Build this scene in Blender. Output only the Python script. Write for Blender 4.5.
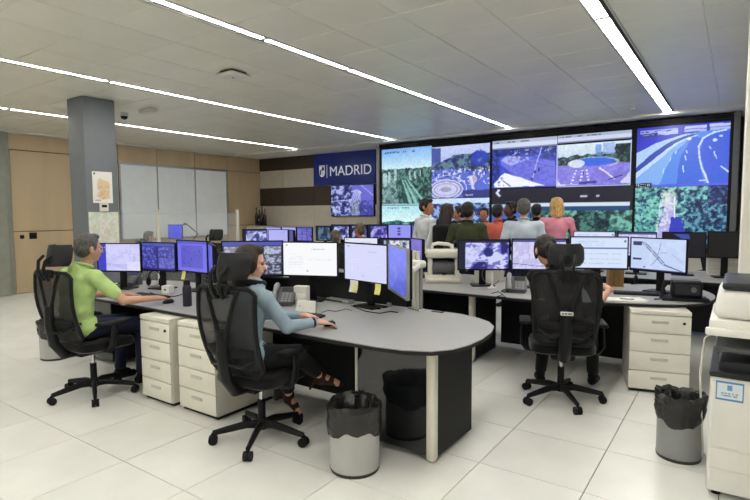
import bpy, bmesh, math, random
import numpy as np
from mathutils import Vector, Matrix, Euler

# ------------------------------------------------------------------ scene, camera, world, exposure
for o in list(bpy.data.objects):
    bpy.data.objects.remove(o, do_unlink=True)
scene = bpy.context.scene
COL = scene.collection
CAM_H = 1.511
FOC = 522.2                                   # focal length in pixels of the 750 x 500 frame
YAW, PITCH, ROLL = 0.6057, 0.0726, -0.00486
_fw = Vector((-math.sin(YAW) * math.cos(PITCH), math.cos(YAW) * math.cos(PITCH), -math.sin(PITCH)))
_r0 = Vector((math.cos(YAW), math.sin(YAW), 0))
_u0 = _r0.cross(_fw)
_rt = math.cos(ROLL) * _r0 + math.sin(ROLL) * _u0
_up = -math.sin(ROLL) * _r0 + math.cos(ROLL) * _u0
cam_d = bpy.data.cameras.new('camera')
cam_d.sensor_fit = 'HORIZONTAL'
cam_d.sensor_width = 36.0
cam_d.lens = 36.0 * FOC / 750.0
cam_d.clip_start = 0.05
cam = bpy.data.objects.new('camera', cam_d)
cam.matrix_world = Matrix(((_rt.x, _up.x, -_fw.x, 0), (_rt.y, _up.y, -_fw.y, 0), (_rt.z, _up.z, -_fw.z, CAM_H), (0, 0, 0, 1)))
COL.objects.link(cam)
scene.camera = cam

world = bpy.data.worlds.new('world')
scene.world = world
world.use_nodes = True
world.node_tree.nodes['Background'].inputs[0].default_value = (0.8, 0.85, 0.9, 1)
world.node_tree.nodes['Background'].inputs[1].default_value = 0.15
vs = scene.view_settings
vs.view_transform = 'Standard'
vs.look = 'None'
vs.gamma = 1.0
vs.use_curve_mapping = False
vs.exposure = 0.0
LAMP = 41.0                                    # luminance of the ceiling light diffusers


def ray(px, py):
    return _fw + (px - 375) / FOC * _rt - (py - 250) / FOC * _up


def at_z(px, py, z):                          # the point of the horizontal plane z seen at a pixel
    d = ray(px, py)
    return Vector((0, 0, CAM_H)) + d * ((z - CAM_H) / d.z)


def at_y(px, py, Y):                          # the point of the plane y = Y seen at a pixel
    d = ray(px, py)
    return Vector((0, 0, CAM_H)) + d * (Y / d.y)


def at_d(px, py, depth):                      # the point at a horizontal depth along the view axis
    d = ray(px, py)
    k = depth / (Vector((-math.sin(YAW), math.cos(YAW), 0)).dot(d))
    return Vector((0, 0, CAM_H)) + d * k


# ------------------------------------------------------------------ materials
MATS = {}


def lin(c):
    return tuple((x / 12.92) if x <= 0.04045 else ((x + 0.055) / 1.055) ** 2.4 for x in c)


def rgb(r, g, b):
    return lin((r / 255, g / 255, b / 255)) + (1.0,)


def mat(name, col, rough=0.5, metal=0.0, spec=0.5, var=0.06, scale=6.0, bump=0.0, bscale=60.0, stretch=None,
        emit=None, estr=0.0, alpha=None, coat=0.0, rnd=0.0, sheen=0.0, trans=0.0, col2=None):
    """principled material, base colour varied by noise"""
    if name in MATS:
        return MATS[name]
    m = bpy.data.materials.new(name)
    m.use_nodes = True
    nt = m.node_tree
    b = nt.nodes['Principled BSDF']
    b.inputs['Roughness'].default_value = rough
    b.inputs['Metallic'].default_value = metal
    b.inputs['Specular IOR Level'].default_value = spec
    b.inputs['Coat Weight'].default_value = coat
    b.inputs['Sheen Weight'].default_value = sheen
    b.inputs['Transmission Weight'].default_value = trans
    c = rgb(*col)
    tc = nt.nodes.new('ShaderNodeTexCoord')
    mp = nt.nodes.new('ShaderNodeMapping')
    nt.links.new(tc.outputs['Object'], mp.inputs[0])
    if stretch:
        mp.inputs['Scale'].default_value = stretch
    nz = nt.nodes.new('ShaderNodeTexNoise')
    nz.inputs['Scale'].default_value = scale
    nz.inputs['Detail'].default_value = 4.0
    nt.links.new(mp.outputs[0], nz.inputs['Vector'])
    rp = nt.nodes.new('ShaderNodeValToRGB')
    rp.color_ramp.elements[0].position = 0.3
    rp.color_ramp.elements[1].position = 0.7
    if col2:
        d = rgb(*col2)
        rp.color_ramp.elements[0].color = d
        rp.color_ramp.elements[1].color = c
    else:
        rp.color_ramp.elements[0].color = tuple(x * (1 - var * 2) for x in c[:3]) + (1,)
        rp.color_ramp.elements[1].color = tuple(min(1, x * (1 + var)) for x in c[:3]) + (1,)
    nt.links.new(nz.outputs['Fac'], rp.inputs[0])
    src = rp.outputs[0]
    if rnd:
        oi = nt.nodes.new('ShaderNodeObjectInfo')
        mr = nt.nodes.new('ShaderNodeMapRange')
        mr.inputs['To Min'].default_value = 1 - rnd
        mr.inputs['To Max'].default_value = 1 + rnd
        nt.links.new(oi.outputs['Random'], mr.inputs[0])
        hs = nt.nodes.new('ShaderNodeHueSaturation')
        nt.links.new(mr.outputs[0], hs.inputs['Value'])
        nt.links.new(src, hs.inputs['Color'])
        src = hs.outputs[0]
    nt.links.new(src, b.inputs['Base Color'])
    if bump:
        n2 = nt.nodes.new('ShaderNodeTexNoise')
        n2.inputs['Scale'].default_value = bscale
        n2.inputs['Detail'].default_value = 3.0
        nt.links.new(mp.outputs[0], n2.inputs['Vector'])
        bp = nt.nodes.new('ShaderNodeBump')
        bp.inputs['Strength'].default_value = bump
        bp.inputs['Distance'].default_value = 0.01
        nt.links.new(n2.outputs['Fac'], bp.inputs['Height'])
        nt.links.new(bp.outputs[0], b.inputs['Normal'])
    if emit:
        b.inputs['Emission Color'].default_value = rgb(*emit)
        b.inputs['Emission Strength'].default_value = estr
    if alpha is not None:
        b.inputs['Alpha'].default_value = alpha
    MATS[name] = m
    return m


def screen_mat():
    m = bpy.data.materials.new('lit_screen')
    m.use_nodes = True
    nt = m.node_tree
    b = nt.nodes['Principled BSDF']
    b.inputs['Base Color'].default_value = (0.004, 0.004, 0.005, 1)
    b.inputs['Roughness'].default_value = 0.35
    a = nt.nodes.new('ShaderNodeAttribute')
    a.attribute_name = 'Col'
    nt.links.new(a.outputs['Color'], b.inputs['Emission Color'])
    b.inputs['Emission Strength'].default_value = 1.0
    return m


def print_mat():
    m = bpy.data.materials.new('printed_sheet')
    m.use_nodes = True
    nt = m.node_tree
    b = nt.nodes['Principled BSDF']
    b.inputs['Roughness'].default_value = 0.6
    a = nt.nodes.new('ShaderNodeAttribute')
    a.attribute_name = 'Col'
    nt.links.new(a.outputs['Color'], b.inputs['Base Color'])
    return m


SCREEN = screen_mat()
PRINT = print_mat()
mat('floor_tile', (236, 236, 232), 0.30, var=0.03, scale=3, rnd=0.025, bump=0.03, bscale=15)
mat('floor_gap', (70, 67, 60), 0.8)
mat('ceiling_panel', (232, 230, 217), 0.32, spec=0.6, var=0.02, scale=2, rnd=0.02)
mat('ceiling_grid', (236, 235, 226), 0.6)
mat('plaster', (236, 235, 228), 0.6, var=0.02)
mat('wall_cream', (236, 233, 224), 0.7, var=0.02)
mat('wood', (199, 177, 143), 0.45, var=0.06, scale=3, stretch=(1, 1, 0.12), rnd=0.03)
mat('wood_gap', (96, 84, 64), 0.7)
mat('beige_panel', (200, 193, 180), 0.55, var=0.03, rnd=0.02)
mat('brown_panel', (62, 51, 40), 0.5, var=0.08, rnd=0.04)
mat('frost', (226, 230, 230), 0.22, var=0.02, spec=0.7, emit=(215, 222, 225), estr=0.07)
mat('alu', (170, 172, 172), 0.35, metal=0.9)
mat('grey_wall', (150, 152, 140), 0.6)
mat('column_grey', (112, 117, 123), 0.5, var=0.02)
mat('black_plastic', (22, 22, 24), 0.45, spec=0.18, var=0.15)
mat('black_gloss', (14, 14, 16), 0.2)
mat('dark_slot', (16, 16, 17), 0.7, spec=0.18)
mat('grey_plastic', (92, 94, 98), 0.45)
mat('silver', (165, 166, 168), 0.35, metal=0.6)
mat('chrome', (200, 200, 202), 0.15, metal=1.0)
mat('white_plastic', (222, 220, 214), 0.4, var=0.02)
mat('offwhite', (216, 213, 203), 0.4, var=0.02)
mat('cream_metal', (226, 223, 210), 0.35, var=0.02)
mat('drawer', (234, 231, 219), 0.4, var=0.02)
mat('drawer_side', (226, 222, 208), 0.4, var=0.02)
mat('laminate', (158, 158, 158), 0.4, var=0.05, scale=120, spec=0.5)
mat('laminate_edge', (38, 38, 40), 0.5, spec=0.18)
mat('dark_panel', (38, 39, 41), 0.6, spec=0.18, var=0.2, scale=200)
mat('smoked_glass', (20, 22, 24), 0.06, spec=0.7, coat=0.2)
mat('phone_grey', (88, 90, 93), 0.5)
mat('key_grey', (138, 140, 141), 0.5)
mat('chair_black', (24, 24, 26), 0.55, spec=0.18, var=0.12)
mat('chair_frame', (27, 28, 30), 0.4, spec=0.18, var=0.08)
mat('chair_fabric', (19, 19, 21), 0.9, spec=0.18, var=0.2, scale=300, sheen=0.2)
mat('headrest_grey', (42, 43, 46), 0.4, spec=0.18)
mat('bin_grey', (184, 185, 183), 0.4, var=0.03)
mat('bin_mid', (146, 147, 147), 0.4, var=0.03)
mat('bin_base', (40, 40, 42), 0.5)
mat('handle_silver', (206, 204, 196), 0.35, metal=0.3)
mat('bag', (34, 34, 35), 0.2, var=0.3, scale=30, bump=1.0, bscale=30, alpha=0.94)
mat('copier_white', (234, 233, 227), 0.4, var=0.02)
mat('copier_dark', (46, 48, 52), 0.4, spec=0.18)
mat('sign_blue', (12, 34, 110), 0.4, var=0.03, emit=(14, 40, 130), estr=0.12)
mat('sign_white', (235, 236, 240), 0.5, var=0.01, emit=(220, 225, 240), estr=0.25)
mat('rail_grey', (196, 195, 186), 0.5)
mat('lamp_on', (255, 255, 250), 0.5, emit=(255, 252, 244), estr=LAMP)
mat('paper', (236, 234, 226), 0.7, var=0.02)
mat('postit', (238, 232, 140), 0.7, var=0.02)
mat('cardboard', (164, 128, 84), 0.8, var=0.08)
mat('bottle_dark', (44, 36, 54), 0.3, metal=0.3)
mat('clear_glass', (235, 240, 240), 0.02, var=0.0, alpha=0.12, spec=0.6)
mat('blue_label', (70, 120, 170), 0.5)


def mesh_fabric():
    """dark chair netting: fine holes that let part of the light through"""
    m = bpy.data.materials.new('chair_net')
    m.use_nodes = True
    nt = m.node_tree
    b = nt.nodes['Principled BSDF']
    b.inputs['Base Color'].default_value = rgb(26, 26, 28)
    b.inputs['Roughness'].default_value = 0.8
    b.inputs['Alpha'].default_value = 0.88
    return m


NET = mesh_fabric()


# ------------------------------------------------------------------ mesh building
class MB:
    def __init__(s):
        s.v, s.f = [], []

    def add(s, v, f, M=None):
        o = len(s.v)
        if M is not None:
            v = [M @ Vector(x) for x in v]
        s.v += [tuple(x) for x in v]
        s.f += [tuple(i + o for i in q) for q in f]
        return s

    def box(s, x0, x1, y0, y1, z0, z1, M=None):
        v = [(x0, y0, z0), (x1, y0, z0), (x1, y1, z0), (x0, y1, z0), (x0, y0, z1), (x1, y0, z1), (x1, y1, z1), (x0, y1, z1)]
        return s.add(v, [(0, 3, 2, 1), (4, 5, 6, 7), (0, 1, 5, 4), (1, 2, 6, 5), (2, 3, 7, 6), (3, 0, 4, 7)], M)

    def rbox(s, x0, x1, y0, y1, z0, z1, b=0.01, seg=2, M=None, taper=None):
        bm = bmesh.new()
        bmesh.ops.create_cube(bm, size=1)
        for v in bm.verts:
            t = 1.0
            if taper:
                t = taper if v.co.z > 0 else 1.0
            v.co = Vector(((x0 + x1) / 2 + v.co.x * (x1 - x0) * t, (y0 + y1) / 2 + v.co.y * (y1 - y0) * t, (z0 + z1) / 2 + v.co.z * (z1 - z0)))
        b = min(b, 0.49 * min(x1 - x0, y1 - y0, z1 - z0))
        bmesh.ops.bevel(bm, geom=list(bm.edges), offset=b, segments=seg, profile=0.5, affect='EDGES')
        bm.verts.index_update()
        v = [tuple(x.co) for x in bm.verts]
        f = [tuple(x.index for x in q.verts) for q in bm.faces]
        bm.free()
        return s.add(v, f, M)

    def cyl(s, p0, p1, r0, r1=None, n=16):
        return s.tube([p0, p1], [r0, r0 if r1 is None else r1], n)

    def tube(s, pts, r, n=8, closed=False, flat=1.0):
        pts = [Vector(q) for q in pts]
        k = len(pts)
        rr = r if isinstance(r, (list, tuple)) else [r] * k
        rings, prev = [], None
        for i in range(k):
            if closed:
                t = pts[(i + 1) % k] - pts[i - 1]
            else:
                t = pts[min(i + 1, k - 1)] - pts[max(i - 1, 0)]
            t.normalize()
            if prev is None:
                a = Vector((0, 0, 1)) if abs(t.z) < 0.9 else Vector((1, 0, 0))
                nrm = (a - t * a.dot(t)).normalized()
            else:
                nrm = (prev - t * prev.dot(t)).normalized()
            prev = nrm
            bn = t.cross(nrm)
            rings.append([pts[i] + rr[i] * (math.cos(2 * math.pi * j / n) * nrm + flat * math.sin(2 * math.pi * j / n) * bn) for j in range(n)])
        v = [x for g in rings for x in g]
        f = []
        for i in range(k if closed else k - 1):
            a, b = i * n, ((i + 1) % k) * n
            for j in range(n):
                j2 = (j + 1) % n
                f.append((a + j, a + j2, b + j2, b + j))
        if not closed:
            f.append(tuple(range(n - 1, -1, -1)))
            f.append(tuple((k - 1) * n + j for j in range(n)))
        return s.add(v, f)

    def lathe(s, prof, n=24, M=None, closed_ends=True):
        v, f = [], []
        for (r, z) in prof:
            for j in range(n):
                a = 2 * math.pi * j / n
                v.append((r * math.cos(a), r * math.sin(a), z))
        for i in range(len(prof) - 1):
            for j in range(n):
                j2 = (j + 1) % n
                f.append((i * n + j, i * n + j2, (i + 1) * n + j2, (i + 1) * n + j))
        if closed_ends:
            f.append(tuple(range(n - 1, -1, -1)))
            f.append(tuple((len(prof) - 1) * n + j for j in range(n)))
        return s.add(v, f, M)

    def prism(s, out, z0, z1, M=None):
        n = len(out)
        v = [(x, y, z0) for x, y in out] + [(x, y, z1) for x, y in out]
        f = [tuple(range(n - 1, -1, -1)), tuple(range(n, 2 * n))]
        f += [(i, (i + 1) % n, n + (i + 1) % n, n + i) for i in range(n)]
        return s.add(v, f, M)

    def band(s, out, z0, z1):
        n = len(out)
        v = [(x, y, z0) for x, y in out] + [(x, y, z1) for x, y in out]
        return s.add(v, [(i, (i + 1) % n, n + (i + 1) % n, n + i) for i in range(n)])

    def ell(s, c, rad, R=None, n=16, m=10):
        v, f = [], []
        R = R if R is not None else Matrix.Identity(3)
        c = Vector(c)
        for i in range(1, m):
            th = math.pi * i / m
            for j in range(n):
                ph = 2 * math.pi * j / n
                v.append(c + R @ Vector((rad[0] * math.sin(th) * math.cos(ph), rad[1] * math.sin(th) * math.sin(ph), rad[2] * math.cos(th))))
        for i in range(m - 2):
            for j in range(n):
                j2 = (j + 1) % n
                f.append((i * n + j, (i + 1) * n + j, (i + 1) * n + j2, i * n + j2))
        v += [c + R @ Vector((0, 0, rad[2])), c - R @ Vector((0, 0, rad[2]))]
        t, bt = len(v) - 2, len(v) - 1
        for j in range(n):
            j2 = (j + 1) % n
            f.append((t, j, j2))
            f.append((bt, (m - 2) * n + j2, (m - 2) * n + j))
        return s.add(v, f)

    def cap(s, p0, p1, r0, r1=None, n=12):
        """tapered capsule: a limb"""
        r1 = r0 if r1 is None else r1
        p0, p1 = Vector(p0), Vector(p1)
        d = (p1 - p0).normalized()
        pts, rr = [], []
        for a in (-80, -55, -25):
            pts.append(p0 + d * r0 * math.sin(math.radians(a)))
            rr.append(r0 * math.cos(math.radians(a)))
        for a in (25, 55, 80):
            pts.append(p1 + d * r1 * math.sin(math.radians(a)))
            rr.append(r1 * math.cos(math.radians(a)))
        return s.tube(pts, rr, n)

    def mesh(s, name, smooth=35):
        me = bpy.data.meshes.new(name)
        me.from_pydata(s.v, [], s.f)
        me.update()
        if smooth:
            me.polygons.foreach_set('use_smooth', [True] * len(me.polygons))
            me.set_sharp_from_angle(angle=math.radians(smooth))
        return me

    def build(s, name, m, parent=None, smooth=35):
        return link(name, s.mesh(name, smooth), m, parent)


def link(name, me, m, parent=None):
    o = bpy.data.objects.new(name, me)
    COL.objects.link(o)
    if m is not None and len(me.materials) == 0:
        me.materials.append(MATS[m] if isinstance(m, str) else m)
    o.parent = parent
    return o


def tag(o, label=None, cat=None, group=None, kind=None):
    if label: o['label'] = label
    if cat: o['category'] = cat
    if group: o['group'] = group
    if kind: o['kind'] = kind
    return o


def thing(name, label, cat, loc=(0, 0, 0), rz=0.0, group=None):
    o = bpy.data.objects.new(name, None)
    o.empty_display_size = 0.1
    COL.objects.link(o)
    o.location = loc
    o.rotation_euler = (0, 0, rz)
    return tag(o, label, cat, group)


def struct(o):
    o['kind'] = 'structure'
    return o


def copy_tree(o, parent=None):
    c = o.copy()
    COL.objects.link(c)
    c.parent = parent
    for ch in [x for x in o.children]:
        copy_tree(ch, c)
    return c


def remesh(mb, name, voxel, smooth_it, m, parent):
    """fuse overlapping shapes into one continuous smooth surface"""
    me = mb.mesh(name, 0)
    o = bpy.data.objects.new(name, me)
    COL.objects.link(o)
    md = o.modifiers.new('r', 'REMESH')
    md.mode = 'VOXEL'
    md.voxel_size = voxel
    sm = o.modifiers.new('s', 'SMOOTH')
    sm.factor = 0.5
    sm.iterations = smooth_it
    dg = bpy.context.evaluated_depsgraph_get()
    me2 = bpy.data.meshes.new_from_object(o.evaluated_get(dg))
    me2.name = name
    bpy.data.objects.remove(o, do_unlink=True)
    bpy.data.meshes.remove(me)
    me2.polygons.foreach_set('use_smooth', [True] * len(me2.polygons))
    me2.materials.clear()
    return link(name, me2, m, parent)
# ------------------------------------------------------------------ pictures for screens and prints (colour per mesh point)
class Cv:
    def __init__(s, w, h, c=(0, 0, 0), seed=0, warp=0.0):
        s.w, s.h = w, h
        s.U, s.V = np.meshgrid(np.linspace(0, 1, w), np.linspace(0, 1, h))
        s.GU, s.GV = s.U, s.V
        s.a = np.empty((h, w, 3))
        s.a[:] = np.array(c) / 255.0
        s.rs = np.random.RandomState(seed)
        if warp:
            a, b = s.noise(14), s.noise(15)
            s.U, s.V = np.clip(s.U + warp * (a - 0.5), 0, 1), np.clip(s.V + warp * (b - 0.5), 0, 1)

    def fill(s, m, c, al=1.0):
        k = (np.asarray(m, float) * al)[..., None]
        s.a = s.a * (1 - k) + k * (np.array(c) / 255.0)
        return s

    def rect(s, u0, v0, u1, v1, c, al=1.0):
        return s.fill((s.U >= u0) & (s.U <= u1) & (s.V >= v0) & (s.V <= v1), c, al)

    def grad(s, c0, c1, v0=0.0, v1=1.0, m=None):
        t = np.clip((s.V - v0) / (v1 - v0), 0, 1)[..., None]
        g = (1 - t) * np.array(c0) / 255.0 + t * np.array(c1) / 255.0
        if m is None:
            m = (s.V >= v0) & (s.V <= v1)
        s.a = np.where(np.asarray(m)[..., None], g, s.a)
        return s

    def noise(s, n, ny=None):
        ny = ny or max(2, int(n * s.h / s.w))
        g = s.rs.rand(ny + 2, n + 2)
        x, y = s.GU * n, s.GV * ny
        i, j = x.astype(int), y.astype(int)
        fx, fy = x - i, y - j
        return (g[j, i] * (1 - fx) + g[j, i + 1] * fx) * (1 - fy) + (g[j + 1, i] * (1 - fx) + g[j + 1, i + 1] * fx) * fy

    def fbm(s, n, ny=None):
        return 0.5 * s.noise(n, ny) + 0.3 * s.noise(n * 2, ny and ny * 2) + 0.2 * s.noise(n * 4, ny and ny * 4)

    def poly(s, pts):
        m = np.zeros_like(s.U, bool)
        n = len(pts)
        for i in range(n):
            (x0, y0), (x1, y1) = pts[i], pts[(i + 1) % n]
            if y0 == y1:
                continue
            c = ((s.V >= min(y0, y1)) & (s.V < max(y0, y1)))
            xi = x0 + (s.V - y0) * (x1 - x0) / (y1 - y0)
            m ^= c & (s.U < xi)
        return m

    def line(s, pts, w, asp=1.4):
        m = np.zeros_like(s.U, bool)
        for (x0, y0), (x1, y1) in zip(pts[:-1], pts[1:]):
            dx, dy = (x1 - x0) * asp, y1 - y0
            t = np.clip((((s.U - x0) * asp) * dx + (s.V - y0) * dy) / (dx * dx + dy * dy + 1e-9), 0, 1)
            m |= np.hypot((s.U - x0) * asp - t * dx, s.V - y0 - t * dy) < w
        return m

    def oval(s, cx, cy, rx, ry):
        return ((s.U - cx) / rx) ** 2 + ((s.V - cy) / ry) ** 2 < 1

    def ring(s, cx, cy, rx, ry, w):
        d = np.sqrt(((s.U - cx) / rx) ** 2 + ((s.V - cy) / ry) ** 2)
        return np.abs(d - 1) < w

    def spots(s, m, n, c, thr, al=1.0, ny=None):
        return s.fill(np.asarray(m) & (s.fbm(n, ny) > thr), c, al)

    def trees(s, m, n, dark, mid, light, ny=None):
        f = s.fbm(n, ny)
        m = np.asarray(m)
        s.fill(m, dark)
        s.fill(m & (f > 0.42), mid)
        s.fill(m & (f > 0.56), light)
        return s

    def grain(s, amt=0.35, n=24):
        f = 1 + amt * (s.fbm(n) - 0.5) * 2
        s.a = np.clip(s.a * f[..., None], 0, 1)
        return s

    def texty(s, u0, v0, u1, v1, rows, c, al=0.8, dens=0.45):
        """small dashes that read as lines of text too small to make out"""
        for r in range(rows):
            va = v0 + (v1 - v0) * (r + 0.25) / rows
            vb = v0 + (v1 - v0) * (r + 0.75) / rows
            u = u0
            while u < u1:
                l = 0.01 + s.rs.rand() * 0.05
                if s.rs.rand() < dens + 0.3:
                    s.rect(u, va, min(u + l, u1), vb, c, al)
                u += l + 0.012
        return s


def pic_mesh(name, cv, W, H, dy=0.0, zc=0.0, xc=0.0):
    """upright grid in the local x-z plane that faces -y, coloured point by point"""
    w, h = cv.w, cv.h
    x = (cv.GU.ravel() - 0.5) * W + xc
    z = (0.5 - cv.GV.ravel()) * H + zc
    co = np.column_stack([x, np.full(x.shape, dy), z])
    i = np.arange(w * h).reshape(h, w)
    q = np.column_stack([i[1:, :-1].ravel(), i[1:, 1:].ravel(), i[:-1, 1:].ravel(), i[:-1, :-1].ravel()])
    me = bpy.data.meshes.new(name)
    me.vertices.add(w * h)
    me.vertices.foreach_set('co', co.ravel())
    me.loops.add(q.size)
    me.loops.foreach_set('vertex_index', q.ravel())
    me.polygons.add(len(q))
    me.polygons.foreach_set('loop_start', np.arange(0, q.size, 4))
    me.update(calc_edges=True)
    a = me.color_attributes.new('Col', 'FLOAT_COLOR', 'POINT')
    c = np.clip(cv.a.reshape(-1, 3), 0, 1)
    c = np.where(c <= 0.04045, c / 12.92, ((c + 0.055) / 1.055) ** 2.4)
    a.data.foreach_set('color', np.column_stack([c, np.ones(len(c))]).astype(np.float32).ravel())
    return me


def pic(name, cv, W, H, parent, m=None, dy=0.0, zc=0.0, xc=0.0):
    return link(name, pic_mesh(name, cv, W, H, dy, zc, xc), m or SCREEN, parent)


# ---- pictures on the video wall
def p_avenue():
    c = Cv(120, 112, (70, 120, 130), 1, 0.02)
    c.grad((120, 175, 240), (205, 238, 244), 0, 0.36)
    c.trees(c.V > 0.34 + 0.03 * c.noise(30), 26, (18, 46, 56), (44, 86, 84), (96, 140, 128), 22)
    c.fill(c.poly([(0.02, 0.98), (0.0, 0.5), (0.25, 0.4), (0.36, 0.98)]), (176, 206, 208), 0.55)
    c.spots((c.U < 0.4) & (c.V > 0.45), 30, (40, 70, 80), 0.56, 0.8, 26)
    for (x0, x1, y0, y1) in ((0.03, 0.1, 0.42, 0.66), (0.13, 0.18, 0.4, 0.6), (0.26, 0.31, 0.34, 0.56), (0.56, 0.6, 0.4, 0.56), (0.66, 0.69, 0.4, 0.54), (0.78, 0.8, 0.4, 0.5)):
        c.rect(x0, y0, x1, y1, (190, 222, 222), 0.8)
    for x0, x1 in ((0.42, 0.62), (0.47, 0.74), (0.53, 0.9)):
        c.fill(c.poly([(x0 - 0.012, 0.55), (x0 + 0.012, 0.55), (x1 + 0.02, 0.98), (x1 - 0.05, 0.98)]), (150, 206, 200), 0.9)
    c.fill(c.poly([(0.40, 0.55), (0.42, 0.55), (0.56, 0.98), (0.46, 0.98)]), (40, 78, 80), 0.8)
    c.texty(0.06, 0.035, 0.68, 0.095, 1, (30, 70, 130))
    c.rect(0, 0.97, 1, 1, (150, 190, 196))
    c.grain(0.12, 50)
    return c


def p_trees_below():
    c = Cv(120, 70, (210, 240, 246), 2, 0.02)
    c.grad((170, 226, 236), (226, 250, 250), 0, 0.5)
    c.trees(c.V > 0.42 + 0.1 * c.noise(12), 20, (16, 60, 66), (40, 98, 100), (84, 150, 140), 14)
    c.fill(c.poly([(0.45, 0.5), (0.52, 0.5), (0.85, 1), (0.12, 1)]), (120, 200, 190), 0.8)
    c.fill(c.poly([(0.44, 0.55), (0.47, 0.55), (0.34, 1), (0.24, 1)]), (40, 120, 110), 0.7)
    c.texty(0.06, 0.04, 0.55, 0.1, 1, (50, 90, 110))
    c.grain(0.12, 50)
    return c


def p_roundabout():
    c = Cv(120, 104, (86, 96, 190), 3, 0.02)
    c.grad((196, 205, 246), (170, 190, 235), 0, 0.3)
    top = 0.12 + 0.45 * np.abs(c.U - 0.42) * (c.U < 0.42)
    c.trees((c.V > top + 0.08 * c.noise(16)) & (c.V < 0.5), 22, (22, 34, 84), (44, 66, 120), (96, 130, 150), 18)
    c.fill(c.oval(0.84, 0.26, 0.14, 0.16) & (c.fbm(16) > 0.42), (40, 62, 190), 0.9)
    c.rect(0, 0.02, 0.16, 0.3, (50, 70, 150), 0.9)
    c.fill(c.V > 0.5 - 0.06 * np.sin(c.U * 5), (88, 108, 210))
    c.spots((c.V > 0.44) & (c.V < 0.76), 34, (224, 226, 250), 0.6, 0.9, 26)
    c.spots((c.V > 0.40) & (c.V < 0.6), 30, (36, 48, 110), 0.62, 0.8, 22)
    c.fill(c.oval(0.26, 0.84, 0.3, 0.2), (200, 202, 236))
    c.fill(c.ring(0.26, 0.84, 0.26, 0.165, 0.05), (120, 118, 180))
    c.fill(c.ring(0.26, 0.84, 0.2, 0.12, 0.05), (150, 148, 205))
    c.fill(c.oval(0.26, 0.84, 0.1, 0.05), (160, 156, 190))
    c.fill(c.ring(0.26, 0.84, 0.36, 0.27, 0.02), (230, 230, 250), 0.8)
    c.fill(c.oval(0.74, 0.66, 0.05, 0.08), (210, 180, 200), 0.8)
    c.fill(c.poly([(0.66, 0.6), (0.7, 0.58), (0.76, 0.86), (0.72, 0.86)]), (235, 235, 250), 0.8)
    c.rect(0.55, 0.86, 1, 1, (40, 44, 110), 0.8)
    c.texty(0.52, 0.93, 0.72, 0.98, 1, (235, 235, 250))
    c.grain(0.12, 50)
    return c


def p_low_traffic():
    c = Cv(110, 70, (60, 80, 150), 4, 0.02)
    c.rect(0, 0, 1, 0.12, (205, 225, 250))
    c.trees(c.V > 0.12, 24, (26, 40, 92), (66, 92, 160), (150, 180, 220), 16)
    c.fill(c.ring(0.5, 0.45, 0.15, 0.2, 0.12), (220, 226, 250), 0.7)
    c.spots(c.V > 0.5, 28, (30, 66, 84), 0.55, 0.9, 18)
    c.grain(0.12, 50)
    return c


def p_plaza():
    c = Cv(120, 76, (52, 62, 178), 5, 0.02)
    f = c.fbm(10)
    c.fill(f > 0.52, (40, 70, 200), 0.6)
    c.fill(c.V < 0.16, (24, 34, 110), 0.8)
    c.fill((c.U < 0.12), (20, 30, 90), 0.6)
    c.fill(c.poly([(0.12, 0.24), (0.24, 0.14), (0.98, 0.36), (1, 0.98), (0.78, 0.98), (0.36, 0.7), (0.16, 0.42)]), (112, 116, 226))
    c.fill(c.poly([(0.14, 0.27), (0.24, 0.16), (0.7, 0.24), (0.5, 0.32), (0.3, 0.42)]), (190, 196, 244), 0.8)
    c.spots(c.poly([(0.3, 0.12), (0.7, 0.18), (0.62, 0.3), (0.3, 0.24)]), 30, (60, 60, 130), 0.52, 0.7)
    c.fill(c.poly([(0.02, 0.88), (0.2, 0.6), (0.84, 0.97), (0.04, 0.98)]), (240, 244, 252))
    c.spots((c.V > 0.2) & (c.U > 0.25) & ~c.poly([(0.02, 0.88), (0.2, 0.6), (0.84, 0.97), (0.04, 0.98)]), 26, (84, 84, 200), 0.55, 0.5, 18)
    c.spots((c.V < 0.3) | (c.U < 0.2), 24, (60, 90, 220), 0.55, 0.7, 16)
    c.spots((c.V < 0.24) & (c.U > 0.3), 30, (190, 196, 240), 0.66, 0.8, 20)
    c.fill(c.line([(0.16, 0.78), (0.3, 0.96)], 0.012), (40, 60, 120))
    c.fill(c.line([(0.64, 0.8), (0.78, 0.0)], 0.012), (176, 180, 236))
    c.fill(c.oval(0.68, 0.62, 0.02, 0.04), (26, 28, 90))
    c.fill(c.oval(0.74, 0.56, 0.012, 0.06), (26, 28, 90))
    c.fill(c.oval(0.64, 0.78, 0.014, 0.03), (26, 28, 90))
    c.fill(c.line([(0.3, 0.22), (0.98, 0.52)], 0.006), (70, 66, 150), 0.7)
    c.spots((c.V > 0.1) & (c.V < 0.3) & (c.U > 0.8), 30, (30, 60, 90), 0.5, 0.8)
    c.grain(0.05, 50)
    return c


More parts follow.
